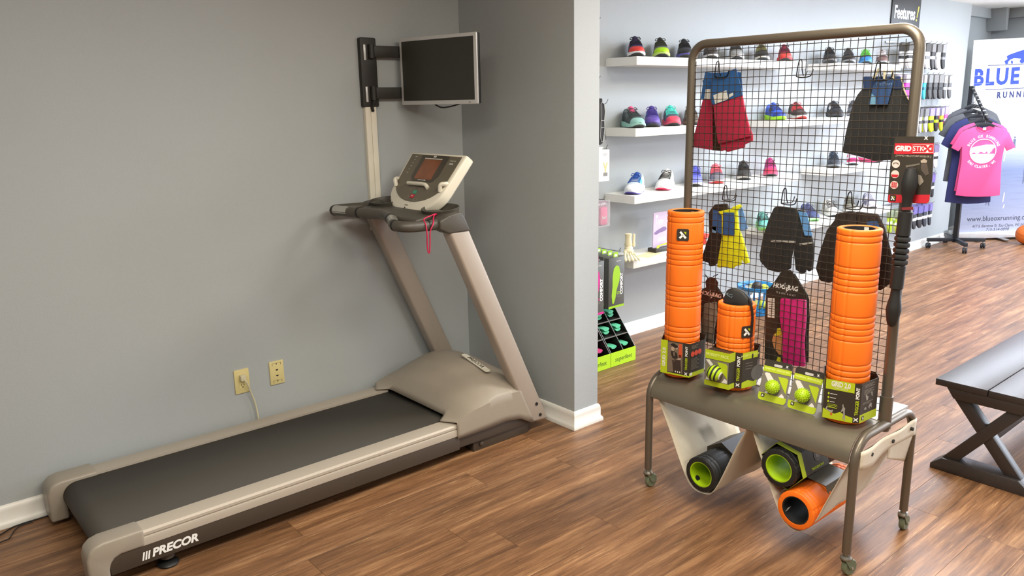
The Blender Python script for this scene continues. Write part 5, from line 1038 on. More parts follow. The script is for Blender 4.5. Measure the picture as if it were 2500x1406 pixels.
# pink skin balm packs in clear blisters
MAG = mat('balm_pink', (214, 34, 112), 0.4, var=0.05)
BLIS = mat('blister_clear', (236, 232, 236), 0.15, var=0.0, trans=0.85, alpha=0.45)
for k, (px, lab) in enumerate(((1470, 'pink skin balm stick in a clear blister, frontmost on its hook'), (1456, 'pink skin balm stick in a clear blister, hanging behind the front one'))):
    Yk = 3.23+0.05*k; a = pY(px, 492, Yk); b = pY(px, 552, Yk); h_ = a.z-b.z
    t = thing('balm_pack', lab, 'balm stick', (a.x, Yk, b.z), group='pink balm packs on the wall hook')
    MB().box((-0.050, 0.012, 0.0), (0.050, 0.014, h_)).build('backing_card', cm((96, 40, 72), 0.5), t, smooth=False)
    MB().prism(rrect(-0.024, 0.008, 0.036, h_-0.032, 0.012), -0.012, 0.012, faceY((0, 0, 0))).build('balm_stick', MAG, t, bevel=0.005)
    text('body glide', 0.020, CARDW, t, faceY((0, 0.0115, h_-0.016)), bold=0.0006); text('her', 0.026, CARDW, t, faceY((0.006, -0.0125, h_*0.36)), bold=0.0006)
    MB().prism(rrect(-0.054, -0.002, 0.054, h_+0.008, 0.006), -0.0165, -0.0155, faceY((0, 0, 0)) @ T(0, 0, 0.031)).build('clear_blister', BLIS, t, smooth=False)
wallhook(1474, 486, 3.20, 'steel hook on the wall holding the pink balm packs')
# boxed trim-to-fit insoles
def comfort(px0, py0, px1, py1, Y, side, colour, label, group, k=0):
    a = pY((px0+px1)/2, py0, Y); b = pY((px0+px1)/2, py1, Y); w_ = abs(pY(px1, py0, Y).x-pY(px0, py0, Y).x); h_ = a.z-b.z
    t = thing('comfort_insole_box', label, 'box', (a.x, Y, b.z), group=group)
    bd = MB().box((-w_/2, 0, 0), (w_/2, 0.036, h_)).build('carton', mat('comfort_grey', (82, 82, 76), 0.45, var=0.04), t, bevel=0.001)
    MB().box((-w_/2-0.0008, 0.0005, 0.001), (-w_/2, 0.0355, h_-0.001)).build('carton_side', mat('comfort_grey', (82, 82, 76)), bd, smooth=False)
    F_ = faceY((0, 0, 0))
    MB().prism(rect(-w_/2, 0, w_/2, 0.014), 0, 0.0006, F_).build('printed_band', colour, bd, smooth=False)
    sp_ = [(-0.030, 0.03), (-0.020, 0.028), (-0.008, 0.06), (0.0, 0.11), (0.020, 0.17), (0.026, 0.22), (0.016, 0.262), (-0.004, 0.270), (-0.022, 0.250), (-0.030, 0.20), (-0.030, 0.14), (-0.036, 0.08)]
    MB().prism([(x*w_/0.115, y*h_/0.32) for x, y in sp_], 0, 0.0008, F_).build('printed_insole', colour, bd, smooth=False)
    text('COMFORT', 0.030, WHITEP, bd, F_ @ T(w_*0.32, h_*0.46, 0.0007) @ RZ(PI/2), bold=0.0012, sx=0.92)
    text('superfeet', 0.011, WHITEP, bd, F_ @ T(w_*0.12, h_*0.925, 0.0007))
    for j in range(4): MB().prism(rect(w_*0.02, h_*(0.30-j*0.03), w_*0.24, h_*(0.31-j*0.03)), 0, 0.0006, F_).build('printed_line', colour if j < 2 else CARDG, bd, smooth=False)
    MB().prism(rrect(-0.020, h_-0.002, 0.020, h_+0.030, 0.006), -0.012, -0.009, F_).build('hang_tab', colour, t, smooth=False)
    MB().prism(rrect(-0.012, h_+0.004, 0.012, h_+0.018, 0.004), -0.009, -0.0082, F_).build('printed_patch', CARDW, t, smooth=False)
    return t
LG = mat('comfort_lime', (150, 196, 24), 0.4, var=0.03); MG2 = mat('comfort_magenta', (196, 36, 132), 0.4, var=0.03)
for k in range(4):
    comfort(1487-k*14, 628-k*4, 1525-k*14, 750-k*8, 3.17+0.058*k, 0, LG, ('lime-tabbed COMFORT insole box, frontmost of its row on the wall hook', 'lime-tabbed COMFORT insole box, second from the front of its row', 'lime-tabbed COMFORT insole box, third from the front of its row', 'lime-tabbed COMFORT insole box, rearmost of its row against the wall')[k], 'lime insole boxes on the wall hook')
for k in range(2):
    comfort(1441-k*10, 640-k*4, 1475-k*10, 770-k*8, 3.10+0.05*k, 0, MG2, 'magenta COMFORT insole box, frontmost of its row beside the partition' if k == 0 else 'magenta COMFORT insole box hanging behind the front magenta one', 'magenta insole boxes on the wall hook')
wallhook(1512, 612, 3.13, 'steel hook on the wall holding the lime insole boxes')
# two slanted counter trays of sample insoles on the floor
TRAYB = mat('tray_black', (30, 30, 28), 0.45, var=0.06)
for k, (x0, x1, cc, lab) in enumerate(((3.400, 3.622, (96, 196, 150), 'slanted black display tray of green insole samples on the floor'), (3.172, 3.394, (200, 70, 120), 'slanted black display tray of pink insole samples on the floor'))):
    yf, yt, zt_ = 3.100, 3.285, 0.330; w_ = x1-x0
    t = thing('sample_tray', lab, 'display tray', ((x0+x1)/2, 3.28, 0), group='sample trays on the floor')
    pr = [(yf, 0), (3.46, 0), (3.46, zt_), (yt+0.02, zt_), (yt, zt_-0.005), (yf, 0.088)]
    for xs in (x0, x1-0.006): MB().prism(pr, 0, 0.006, Matrix(((0, 0, 1, xs), (1, 0, 0, 0), (0, 1, 0, 0), (0, 0, 0, 1)))).build('side_panel', TRAYB, t, w=True, smooth=False)
    MB().box((x0, 3.45, 0), (x1, 3.46, zt_)).box((x0, yt+0.015, zt_-0.006), (x1, 3.46, zt_)).build('back_panel', TRAYB, t, w=True, smooth=False)
    MB().box((x0+0.006, yf+0.11, 0.02), (x1-0.006, 3.45, 0.03)).build('tray_floor', TRAYB, t, w=True, smooth=False)
    fl_ = MB().box((x0-0.001, yf-0.003, 0.002), (x1+0.001, yf+0.001, 0.090)).build('front_lip', mat('tray_lime', (178, 220, 30), 0.4, var=0.03), t, w=True, smooth=False)
    text('superfeet', 0.040, mat('print_green', (70, 104, 20), 0.5), fl_, faceY((x0+w_*0.5, yf-0.0034, 0.042)), w=True, shear=0.15)
    sl_ = Vector((0, yt-yf, zt_-0.005-0.088)); SLn = sl_.normalized()
    for j in range(1, 3):
        q = Vector((0, yf, 0.088))+sl_*(j/3)
        MB().box((x0+0.006, q.y-0.001, q.z-0.003), (x1-0.006, q.y+0.110, q.z)).build('tier', TRAYB, t, w=True, smooth=False)
        MB().box((x0+0.006, q.y-0.003, q.z-0.004), (x1-0.006, q.y, q.z+0.002)).build('tier_edge', cm((120, 118, 112), 0.4), t, w=True, smooth=False)
    a = Vector((x0+w_*0.5, yf, 0.088)); b = a+sl_
    MB().tube([a, b], 0.0022, 4).tube([(x0+0.003, yf, 0.088), (x0+0.003, yt, zt_-0.005)], 0.0022, 4).tube([(x1-0.003, yf, 0.088), (x1-0.003, yt, zt_-0.005)], 0.0022, 4).build('divider_edge', cm((120, 118, 112), 0.4), t, w=True)
    MB().prism([(yf, 0.088), (yt, zt_-0.005), (3.45, zt_-0.005), (3.45, 0.02), (yf+0.11, 0.02)], -0.0015, 0.0015, Matrix(((0, 0, 1, x0+w_*0.5), (1, 0, 0, 0), (0, 1, 0, 0), (0, 0, 0, 1)))).build('divider', TRAYB, t, w=True, smooth=False)
    for j in range(3):
        for i in range(2):
            for n_ in range(2):
                if (j, i, n_) in ((0, 0, 1), (0, 1, 1)): continue
                q = Vector((0, yf, 0.088))+sl_*(j/3); z = q.z+0.008+n_*0.020
                mbx = MB(); 
                prof = [(0.028*math.cos(PI+PI*e/8), 0.016+0.016*math.sin(PI+PI*e/8)) for e in range(9)]
                mbx.loft([[(x0+w_*(0.27+0.47*i)+a_*s_, q.y+0.030+d_, z+b_*s_+0.003) for a_, b_ in prof] for d_, s_ in ((0, 0.85), (0.012, 1.0), (0.07, 1.0))])
                mbx.build('insole_sample', cm(cc, 0.5), t, w=True, ang=50)
# blue basket of balls on the floor by the shoe wall
BB = mat('basket_blue', (46, 132, 196), 0.4, var=0.05)
bc = Vector((5.10, 3.20, 0)); zr = pY(1823, 703, 3.20).z
t = thing('ball_basket', 'blue slotted plastic basket of balls on the floor below the shoe shelves', 'basket', bc)
MB().lathe([(0.095, 0.0), (0.10, 0.004), (0.104, 0.03), (0.099, 0.03), (0.094, 0.008), (0.001, 0.006)], 32).build('basket_base', BB, t)
zt_ = max(zr, 0.18)
MB().lathe([(0.128, zt_-0.028), (0.138, zt_-0.026), (0.141, zt_-0.004), (0.146, zt_), (0.140, zt_+0.003), (0.134, zt_-0.002), (0.126, zt_-0.022)], 36, close=True).build('basket_rim', BB, t)
for k in range(20):
    a_ = 2*PI*k/20; MB().tube([(0.100*math.cos(a_), 0.100*math.sin(a_), 0.02), (0.131*math.cos(a_+0.12), 0.131*math.sin(a_+0.12), zt_-0.02)], 0.006, 6).build('basket_slat', BB, t)
for k, (dx, dy, dz, r_, cc, lab) in enumerate(((-0.03, -0.02, zt_-0.005, 0.040, (60, 56, 54), 'dark grey massage ball on top in the blue basket'), (0.05, -0.03, zt_-0.03, 0.034, (216, 226, 60), 'yellow ball in the blue basket'), (0.02, 0.05, zt_-0.03, 0.034, (200, 206, 150), 'pale ball in the blue basket beside the yellow one'), (-0.06, 0.03, zt_-0.04, 0.034, (190, 190, 180), 'grey ball in the blue basket'), (0.0, -0.05, 0.075, 0.034, (206, 220, 70), 'lime ball low behind the slats of the blue basket'), (0.05, 0.03, 0.05, 0.034, (222, 226, 120), 'pale yellow ball low in the blue basket'), (-0.05, -0.0, 0.05, 0.034, (170, 200, 210), 'pale blue ball low in the blue basket'))):
    b_ = MB().sphere((0, 0, 0), r_, 16, 10).build('massage_ball', cm(cc, 0.55), loc=bc+Vector((dx, dy, dz))); tag(b_, lab, 'ball', 'balls in the blue basket')

# ================================================================ SOCK DISPLAY
SIGNB = mat('sign_charcoal', (44, 44, 44), 0.5, var=0.2, scale=3)
a = pY(2175, 48, 3.478); b = pY(2246, 30, 3.478)
t = thing('sock_sign', 'charcoal Feetures! sign on the wall above the sock display', 'sign', ((a.x+b.x)/2, YS, 2.13))
sb = MB().box((a.x, 3.474, 2.13), (b.x, YS+0.001, 2.455)).build('sign_board', SIGNB, t, w=True, bevel=0.001)
text('Feetures', 0.155, WHITEP, sb, faceY(((a.x+b.x)/2-0.03, 3.4735, 2.295)), w=True, bold=0.004, sx=0.78)
for poly in ([(-0.014, -0.025), (0.002, -0.025), (0.030, 0.075), (0.006, 0.075)], circ(-0.012, -0.048, 0.012, 10)): MB().prism(poly, 0, 0.0006, faceY((b.x-0.060, 3.4735, 2.295))).build('lettering', cm((214, 196, 60), 0.5), sb, w=True, smooth=False)
so = [(-0.034, 0.165), (0.034, 0.165), (0.034, 0.080), (0.040, 0.050), (0.046, 0.022), (0.036, 0.004), (0.012, 0.0), (-0.006, 0.010), (-0.022, 0.040), (-0.034, 0.075)]
S_ME = MB().prism(so, -0.009, 0.009, frame((0, 0, 0), (1, 0, 0), (0, 0, 1))).mesh('sock', bevel=0.004); S_ME.materials.append(WHITEP)
B_ME = MB().prism(rect(-0.0355, 0.086, 0.0355, 0.112), -0.0105, 0.0105, frame((0, 0, 0), (1, 0, 0), (0, 0, 1))).mesh('sock_band', smooth=False); B_ME.materials.append(WHITEP)
H_ME = MB().prism([(-0.040, 0.150), (0.040, 0.150), (0.040, 0.215), (0.014, 0.225), (-0.014, 0.225), (-0.040, 0.215)], -0.0115, 0.0115, frame((0, 0, 0), (1, 0, 0), (0, 0, 1))).mesh('header_card', smooth=False); H_ME.materials.append(WHITEP)
HK_ME = MB().tube(smooth_pts([(0, 0.0, 0), (0, -0.20, -0.002), (0, -0.225, 0.004), (0, -0.235, 0.016)], 3), 0.0022, 5).mesh('prong'); HK_ME.materials.append(STEELH)
KC = lambda c: cm(c, 0.75)
rows = [('top', 2.020, 7.46, [((232, 232, 230), (50, 50, 48), (84, 82, 78)), ((230, 230, 228), (60, 58, 56), (90, 88, 60)), ((226, 226, 224), (40, 40, 40), (196, 190, 80)), ((236, 236, 234), (120, 120, 118), (70, 68, 66)), ((60, 60, 60), (230, 230, 230), (120, 118, 116)), ((238, 238, 238), (200, 200, 200), (96, 94, 92)), ((48, 48, 48), (130, 130, 130), (140, 138, 136)), ((40, 40, 42), (90, 90, 90), (110, 108, 106))]),
        ('second', 1.745, 7.46, [((214, 60, 190), (60, 50, 60), (170, 160, 170)), ((190, 50, 170), (70, 60, 70), (120, 116, 120)), ((66, 66, 66), (30, 30, 30), (130, 128, 126)), ((54, 190, 214), (40, 110, 126), (150, 150, 148)), ((70, 70, 70), (40, 40, 40), (120, 120, 118)), ((74, 74, 74), (36, 36, 36), (116, 114, 112)), ((66, 66, 66), (30, 30, 30), (120, 118, 116)), ((80, 80, 80), (220, 220, 218), (170, 168, 166)), ((60, 60, 60), (34, 34, 34), (130, 128, 126)), ((96, 96, 96), (226, 226, 224), (176, 174, 172)), ((104, 104, 104), (230, 230, 228), (150, 148, 146))]),
        ('third', 1.440, 7.80, [((150, 150, 150), (70, 70, 70), (90, 90, 90)), ((176, 176, 176), (84, 84, 84), (110, 110, 110)), ((210, 226, 30), (50, 50, 44), (140, 130, 170)), ((30, 30, 30), (190, 214, 30), (150, 140, 180)), ((206, 222, 40), (50, 50, 50), (150, 146, 170)), ((230, 222, 120), (50, 44, 50), (160, 150, 190)), ((236, 90, 160), (46, 40, 44), (170, 150, 190)), ((238, 96, 170), (240, 240, 240), (176, 160, 200))]),
        ('fourth', 1.090, 8.10, [((40, 40, 40), (226, 226, 226), (150, 150, 150)), ((230, 230, 230), (40, 40, 40), (120, 110, 140)), ((60, 180, 190), (40, 40, 40), (200, 200, 200)), ((44, 44, 46), (240, 240, 240), (190, 190, 200))]),
        ('fifth', 0.800, 8.10, [((50, 50, 56), (230, 230, 230), (110, 96, 160)), ((44, 46, 50), (228, 228, 228), (120, 104, 170)), ((40, 40, 44), (232, 232, 232), (130, 112, 176)), ((70, 72, 76), (236, 236, 236), (150, 136, 190))]),
        ('lowest', 0.520, 7.52, [((196, 226, 60), (240, 240, 236), (150, 160, 130)), ((226, 232, 180), (150, 190, 40), (120, 128, 110)), ((236, 236, 232), (170, 200, 60), (130, 126, 120)), ((44, 44, 48), (236, 236, 236), (100, 90, 150)), ((40, 40, 44), (236, 236, 236), (96, 90, 150)), ((46, 50, 60), (236, 236, 236), (110, 100, 160)), ((40, 44, 54), (230, 230, 230), (120, 110, 170))])]
ORD = ('first', 'second', 'third', 'fourth', 'fifth', 'sixth', 'seventh', 'eighth', 'ninth', 'tenth', 'eleventh')
def cname(c):
    r, g, b_ = c
    if max(c)-min(c) < 26: return 'white' if r > 200 else 'black' if r < 56 else 'dark grey' if r < 90 else 'grey'
    if r > 190 and g > 190: return 'lime yellow' if b_ < 100 else 'pale yellow'
    if r > 180 and b_ > 130: return 'magenta' if g < 80 else 'pink'
    return 'turquoise'
for (rn, zt_, x0, items) in rows:
    x1 = x0+0.118*(len(items)-1)
    tag(MB().box((x0-0.05, YS-0.012, zt_+0.008), (x1+0.05, YS+0.001, zt_+0.022)).build('hook_rail', STEELH), 'thin steel hook rail of the %s row of the sock display' % rn, 'rail', 'hook rails of the sock display')
    for i, (c1, c2, c3) in enumerate(items):
        x = x0+0.118*i
        hk = thing('sock_hook', 'steel hook, %s from the shoe shelves, %s row of the sock display' % (ORD[i], rn), 'hook', (x, YS-0.006, zt_+0.006), group='hooks of the sock display, %s row' % rn); o_ = inst('prong', HK_ME, hk); o_.scale = (1, 1 if x < 8.28 else 0.55, 1)
        for j in range(2):
            y = 3.275+0.072*j if x < 8.28 else 3.375+0.05*j
            t = thing('sock_pack', '%s socks, %s band, %s row, %s of %s hook from shoe shelves' % (cname(c1), cname(c2), rn, 'front' if j == 0 else 'rear', ORD[i]), 'socks', (x, y, zt_-0.222), random.uniform(-0.12, 0.12), 'sock packs of the %s row' % rn)
            inst('sock', S_ME, t, m=KC(c1)); inst('sock_band', B_ME, t, m=KC(c2)); inst('header_card', H_ME, t, m=KC(c3))

# ================================================================ T-SHIRT STAND
STB = mat('stand_black', (44, 46, 50), 0.45, metal=0.3, var=0.05)
PO = Vector((8.82, 3.23, 0)); ts = thing('shirt_stand', 'black four-wheeled clothing stand with a sloping notched arm', 'clothing stand', PO)
MB().box((-0.022, -0.022, 0.06), (0.022, 0.022, 1.64)).build('post', STB, ts, bevel=0.002)
for (fx, fy) in ((8.62, 3.43), (8.56, 3.03), (9.0, 3.01), (9.08, 3.43)):
    d = Vector((fx, fy, 0))-PO; L = d.length; F_ = frame((0, 0, 0), d, (-d.y, d.x, 0))
    MB().box((0.0, -0.018, 0.070), (L, 0.018, 0.105), F_).build('base_arm', STB, ts, bevel=0.002)
    c = MB().cyl((d.x*0.95, d.y*0.95, 0.05), (d.x*0.95, d.y*0.95, 0.072), 0.008, 8).build('caster', STEELH, ts)
    for s in (-1, 1): MB().lathe([(0.008, -0.009), (0.024, -0.009), (0.0275, -0.004), (0.0275, 0.004), (0.024, 0.009), (0.008, 0.009)], 18, T(d.x*0.95, d.y*0.95, 0.0275) @ RZ(fx*7) @ T(0, s*0.012, 0) @ RX(PI/2)).build('wheel', STB, c)
AD = Vector((-0.766, -0.643, 0)); SR = Vector((0.643, -0.766, 0))
aa = Vector((0, 0, 1.625)); ab = AD*0.46+Vector((0, 0, 1.325))
arm = MB().prism(rect(0, -0.014, (ab-aa).length, 0.014), -0.010, 0.010, frame(aa, (ab-aa), (0, 0, 1))).build('sloping_arm', STB, ts, bevel=0.002)
for k in range(8):
    q = aa.lerp(ab, 0.10+0.115*k); MB().cyl(q+SR*-0.014+Vector((0, 0, 0.016)), q+SR*0.014+Vector((0, 0, 0.016)), 0.006, 8).build('notch_peg', STEELH, arm)
PINKT = mat('tee_pink', (234, 84, 142), 0.85, var=0.05, bump=0.2, bscale=300); NAVT = mat('tee_navy', (44, 50, 100), 0.85, var=0.05); GRT = mat('tee_grey', (92, 94, 98), 0.85, var=0.05)
TPT = mat('tee_print', (250, 214, 228), 0.7, var=0.02)
tee = [(-0.085, 0.0), (-0.06, -0.035), (0.0, -0.055), (0.06, -0.035), (0.085, 0.0), (0.17, -0.030), (0.215, -0.060), (0.285, -0.200), (0.215, -0.235), (0.190, -0.190), (0.180, -0.33), (0.190, -0.50), (0.200, -0.66), (0.10, -0.672), (0, -0.675), (-0.10, -0.672), (-0.200, -0.66), (-0.190, -0.50), (-0.180, -0.33), (-0.190, -0.190), (-0.215, -0.235), (-0.285, -0.200), (-0.215, -0.060), (-0.17, -0.030)]
def teeshirt(s, m, label, stretch=1.0, dx=0.0, print_=False, wide=1.0):
    q = PO+AD*s+Vector((0, 0, 1.625-0.652*s)); z0 = q.z-0.085
    t = thing('t_shirt', label, 't-shirt', (q.x, q.y, z0-0.66*stretch), group='t-shirts on the stand')
    F_ = frame(Vector((q.x, q.y, z0))+SR*dx, SR, (0, 0, 1))
    o = MB().prism([(x*wide, y*stretch) for x, y in tee], -0.008, 0.008, F_).build('fabric', m, t, w=True, bevel=0.005)
    h_ = MB().prism([(-0.19, -0.050), (-0.06, 0.012), (-0.012, 0.030), (0.012, 0.030), (0.06, 0.012), (0.19, -0.050), (0.185, -0.062), (0.05, -0.012), (-0.05, -0.012), (-0.185, -0.062)], -0.012, 0.0, F_ @ T(0, 0.012, -0.004)).build('hanger', STB, t, w=True, bevel=0.003)
    MB().tube(smooth_pts([(0, 0.03, -0.006), (0, 0.055, -0.006), (0.018, 0.074, -0.006), (0.016, 0.098, -0.006), (-0.004, 0.106, -0.006), (-0.018, 0.094, -0.006)], 4), 0.0026, 6, M=F_).build('hanger_hook', STEELH, h_, w=True)
    if print_:
        P_ = F_ @ T(0.0, 0, 0.0085)
        MB().tube([(0.115*math.cos(2*PI*k/32), -0.235+0.115*math.sin(2*PI*k/32), 0.0) for k in range(32)], 0.005, 4, True, P_).build('printed_ring', TPT, o, w=True)
        ox = [(-0.112, -0.215), (-0.09, -0.195), (0.02, -0.172), (0.085, -0.172), (0.112, -0.186), (0.100, -0.205), (0.086, -0.212), (0.078, -0.236), (0.05, -0.262), (0.036, -0.236), (0.018, -0.252), (-0.02, -0.240), (-0.05, -0.262), (-0.078, -0.244), (-0.108, -0.262)]
        MB().prism(ox, -0.001, 0.0008, P_).build('printed_ox', TPT, o, w=True, smooth=False)
        MB().prism([(0.106*math.cos(PI*1.06+PI*0.88*k/16), -0.240+0.106*math.sin(PI*1.06+PI*0.88*k/16)) for k in range(17)], -0.001, 0.0005, P_).build('printed_ground', TPT, o, w=True, smooth=False)
        for w_, cy_, r_, sgn, sz_ in (('BLUE OX RUNNING', -0.235, 0.143, 1, 0.034), ('EAU CLAIRE, WI', -0.235, 0.150, -1, 0.034)):
            n_ = len(w_); sp_ = 0.165 if sgn > 0 else 0.135
            for k, ch in enumerate(w_):
                if ch == ' ': continue
                a_ = (PI/2-(k-(n_-1)/2)*sp_) if sgn > 0 else (-PI/2+(k-(n_-1)/2)*sp_)
                rot = a_-PI/2 if sgn > 0 else a_+PI/2
                text(ch, sz_, TPT, o, P_ @ T(r_*math.cos(a_), cy_+r_*math.sin(a_), 0) @ RZ(rot), w=True, bold=0.0012, sx=0.85)
        MB().tube(smooth_pts([(-0.085, 0.0, 0.002), (-0.06, -0.037, 0.002), (0.0, -0.057, 0.002), (0.06, -0.037, 0.002), (0.085, 0.0, 0.002)], 5), 0.004, 5, M=F_ @ T(0, 0, 0.006)).build('collar', PINKT, o, w=True)
        MB().prism(rect(-0.014, -0.035, 0.014, -0.010), 0, 0.001, F_ @ T(0, 0, -0.012)).build('size_label', CARDW, o, w=True, smooth=False)
    return t
teeshirt(0.43, PINKT, 'pink t-shirt with a pale ox print in a ring, frontmost on the stand', print_=True)
teeshirt(0.375, PINKT, 'second pink t-shirt hanging directly behind the printed pink one', wide=0.98)
teeshirt(0.31, NAVT, 'navy t-shirt behind the pink ones, its hem hanging lowest', 1.24, -0.04, wide=1.05)
teeshirt(0.245, GRT, 'dark grey t-shirt hanging just behind the navy one', 1.0, -0.06, wide=1.02)
teeshirt(0.175, GRT, 'mid grey t-shirt hanging nearest the post of the stand', 1.0, -0.03, wide=1.02)

# ================================================================ ROLL-UP BANNER
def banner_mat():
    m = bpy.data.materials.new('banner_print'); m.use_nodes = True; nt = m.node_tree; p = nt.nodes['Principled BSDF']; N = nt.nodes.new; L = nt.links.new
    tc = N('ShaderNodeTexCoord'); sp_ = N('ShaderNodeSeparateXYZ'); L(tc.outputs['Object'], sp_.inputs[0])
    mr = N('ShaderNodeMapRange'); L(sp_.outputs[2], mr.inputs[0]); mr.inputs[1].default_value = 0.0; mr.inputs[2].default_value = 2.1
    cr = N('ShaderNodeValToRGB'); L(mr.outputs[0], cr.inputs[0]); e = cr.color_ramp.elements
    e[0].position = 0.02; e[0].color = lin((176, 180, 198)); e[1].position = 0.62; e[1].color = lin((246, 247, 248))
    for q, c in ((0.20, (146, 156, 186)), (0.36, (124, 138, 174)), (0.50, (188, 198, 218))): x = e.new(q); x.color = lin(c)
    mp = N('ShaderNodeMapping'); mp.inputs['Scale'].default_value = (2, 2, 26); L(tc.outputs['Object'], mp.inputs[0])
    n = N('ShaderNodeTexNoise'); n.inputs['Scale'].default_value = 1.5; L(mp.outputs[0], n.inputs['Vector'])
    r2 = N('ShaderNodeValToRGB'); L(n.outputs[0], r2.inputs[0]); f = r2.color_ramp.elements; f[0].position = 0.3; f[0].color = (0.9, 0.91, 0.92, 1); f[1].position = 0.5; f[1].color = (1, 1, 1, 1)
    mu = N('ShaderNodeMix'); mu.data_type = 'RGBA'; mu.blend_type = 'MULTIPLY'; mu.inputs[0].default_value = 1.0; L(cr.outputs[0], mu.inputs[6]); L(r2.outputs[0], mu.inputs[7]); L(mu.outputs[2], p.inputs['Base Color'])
    p.inputs['Roughness'].default_value = 0.5; return m
BO = Vector((9.341, 3.401, 0)); BD = Vector((0.7363, -0.6766, 0))
bn = thing('roll_up_banner', 'white and blue BLUE OX RUNNING roll-up banner behind the t-shirt stand', 'banner', BO)
BF_ = frame(BO, BD, (0, 0, 1)) @ Matrix.Rotation(math.radians(1.5), 4, 'Z')
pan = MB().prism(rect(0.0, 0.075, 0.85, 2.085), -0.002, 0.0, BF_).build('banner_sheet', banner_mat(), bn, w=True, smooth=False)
MB().prism(rect(-0.006, 2.075, 0.856, 2.110), -0.012, 0.010, BF_).build('top_rail', TRIMW, bn, w=True, bevel=0.003)
MB().prism(rrect(-0.01, 0.012, 0.86, 0.080, 0.008), -0.055, 0.045, BF_).build('base_cassette', mat('banner_base', (222, 224, 226), 0.3, metal=0.3), bn, w=True, bevel=0.004)
for u in (0.14, 0.44): MB().prism(rrect(u-0.03, -0.06, u+0.03, 0.24, 0.028), 0.001, 0.012, BF_ @ RX(-PI/2) @ T(0, -0.12, 0)).build('foot_bar', STEELH, bn, w=True)
BLU = mat('print_blue', (34, 66, 168), 0.5, var=0.03); NVY = mat('print_navy', (36, 48, 104), 0.5, var=0.03); GRP2 = mat('print_slate', (62, 66, 84), 0.5, var=0.03)
PB_ = BF_ @ T(0.045, 0, 0.0006)
text('BLUE', 0.228, BLU, pan, PB_ @ T(-0.015, 1.720, 0), w=True, bold=0.009, sx=0.80, spacing=1.2, align='LEFT')
text('O', 0.228, BLU, pan, PB_ @ T(0.555, 1.720, 0), w=True, bold=0.009, sx=0.62, align='LEFT'); text('X', 0.228, BLU, pan, PB_ @ T(0.675, 1.720, 0), w=True, bold=0.009, sx=0.62, align='LEFT')
text('RUNNING', 0.086, NVY, pan, PB_ @ T(0.455, 1.535, 0), w=True, bold=0.004, spacing=1.7, sx=0.74)
MB().prism(rect(0.115, 1.596, 0.72, 1.603), 0, 0.0005, PB_).build('printed_rule', NVY, pan, w=True, smooth=False)
MB().prism(rect(0.12, 1.842, 0.72, 1.849), 0, 0.0005, PB_).build('printed_rule', NVY, pan, w=True, smooth=False)
oxp = [(0.30, 1.850), (0.285, 1.885), (0.315, 1.900), (0.305, 1.930), (0.325, 1.945), (0.42, 1.975), (0.50, 1.995), (0.60, 1.985), (0.68, 1.965), (0.70, 1.94), (0.68, 1.90), (0.66, 1.870), (0.63, 1.852), (0.60, 1.852), (0.60, 1.872), (0.575, 1.90), (0.54, 1.915), (0.505, 1.895), (0.480, 1.852), (0.455, 1.852), (0.44, 1.878), (0.455, 1.900), (0.38, 1.908), (0.345, 1.895), (0.325, 1.875), (0.325, 1.852)]
MB().prism(oxp, 0, 0.0005, PB_).build('printed_ox', BLU, pan, w=True, smooth=False)
for (poly) in ([(0.36, 1.852), (0.375, 1.852), (0.372, 1.880), (0.356, 1.888), (0.352, 1.872)], [(0.535, 1.868), (0.560, 1.862), (0.556, 1.885), (0.535, 1.890)]): MB().prism(poly, 0, 0.0005, PB_).build('printed_ox_leg', BLU, pan, w=True, smooth=False)
text('Chippewa', 0.062, cm((196, 198, 204), 0.5), pan, PB_ @ T(0.275, 1.315, 0), w=True, shear=0.2); text("Valley's", 0.062, cm((196, 198, 204), 0.5), pan, PB_ @ T(0.53, 1.315, 0), w=True, shear=0.2)
text('Running Resource', 0.062, cm((196, 198, 204), 0.5), pan, PB_ @ T(0.46, 1.255, 0), w=True, shear=0.2)
text('www.blueoxrunning.com', 0.079, GRP2, pan, PB_ @ T(0.395, 0.222, 0), w=True, sx=0.88)
text('417 S. Barstow St. Eau Claire, WI 54701', 0.044, GRP2, pan, PB_ @ T(0.405, 0.140, 0), w=True, shear=0.2, sx=0.84)
text('715-514-0898', 0.044, GRP2, pan, PB_ @ T(0.375, 0.098, 0), w=True, shear=0.2)
for (u, v, h_) in ((0.32, 0.98, 0.11), (0.355, 1.01, 0.11), (0.47, 0.97, 0.12), (0.62, 0.58, 0.20), (0.245, 0.36, 0.16), (0.70, 0.62, 0.2)):
    r_ = h_/7
    MB().prism(circ(u, v+h_, r_*0.55, 10), 0, 0.0005, PB_).prism([(u-r_*0.8, v+h_*0.85), (u+r_*0.8, v+h_*0.85), (u+r_*0.7, v+h_*0.45), (u+r_*0.9, v), (u+r_*0.4, v+0.01), (u, v+h_*0.4), (u-r_*0.5, v+0.02), (u-r_*0.9, v), (u-r_*0.7, v+h_*0.45)], 0, 0.0005, PB_).build('printed_runner', cm((96, 104, 132), 0.5), pan, w=True, smooth=False)
for (u0, v0, u1, v1) in ((0.37, 0.84, 0.385, 0.95), (0.40, 0.40, 0.41, 0.50), (0.41, 0.33, 0.42, 0.37)): MB().prism([(u0, v0), (u0+0.012, v0), (u1+0.012, v1), (u1, v1)], 0, 0.0005, PB_).build('printed_lane_mark', CARDW, pan, w=True, smooth=False)
for k in range(7): MB().prism(rect(-0.04, 1.50+k*0.082, 0.10+0.03*(k % 3), 1.5025+k*0.082), 0, 0.0004, PB_).build('printed_plank_line', cm((196, 198, 204), 0.5), pan, w=True, smooth=False)
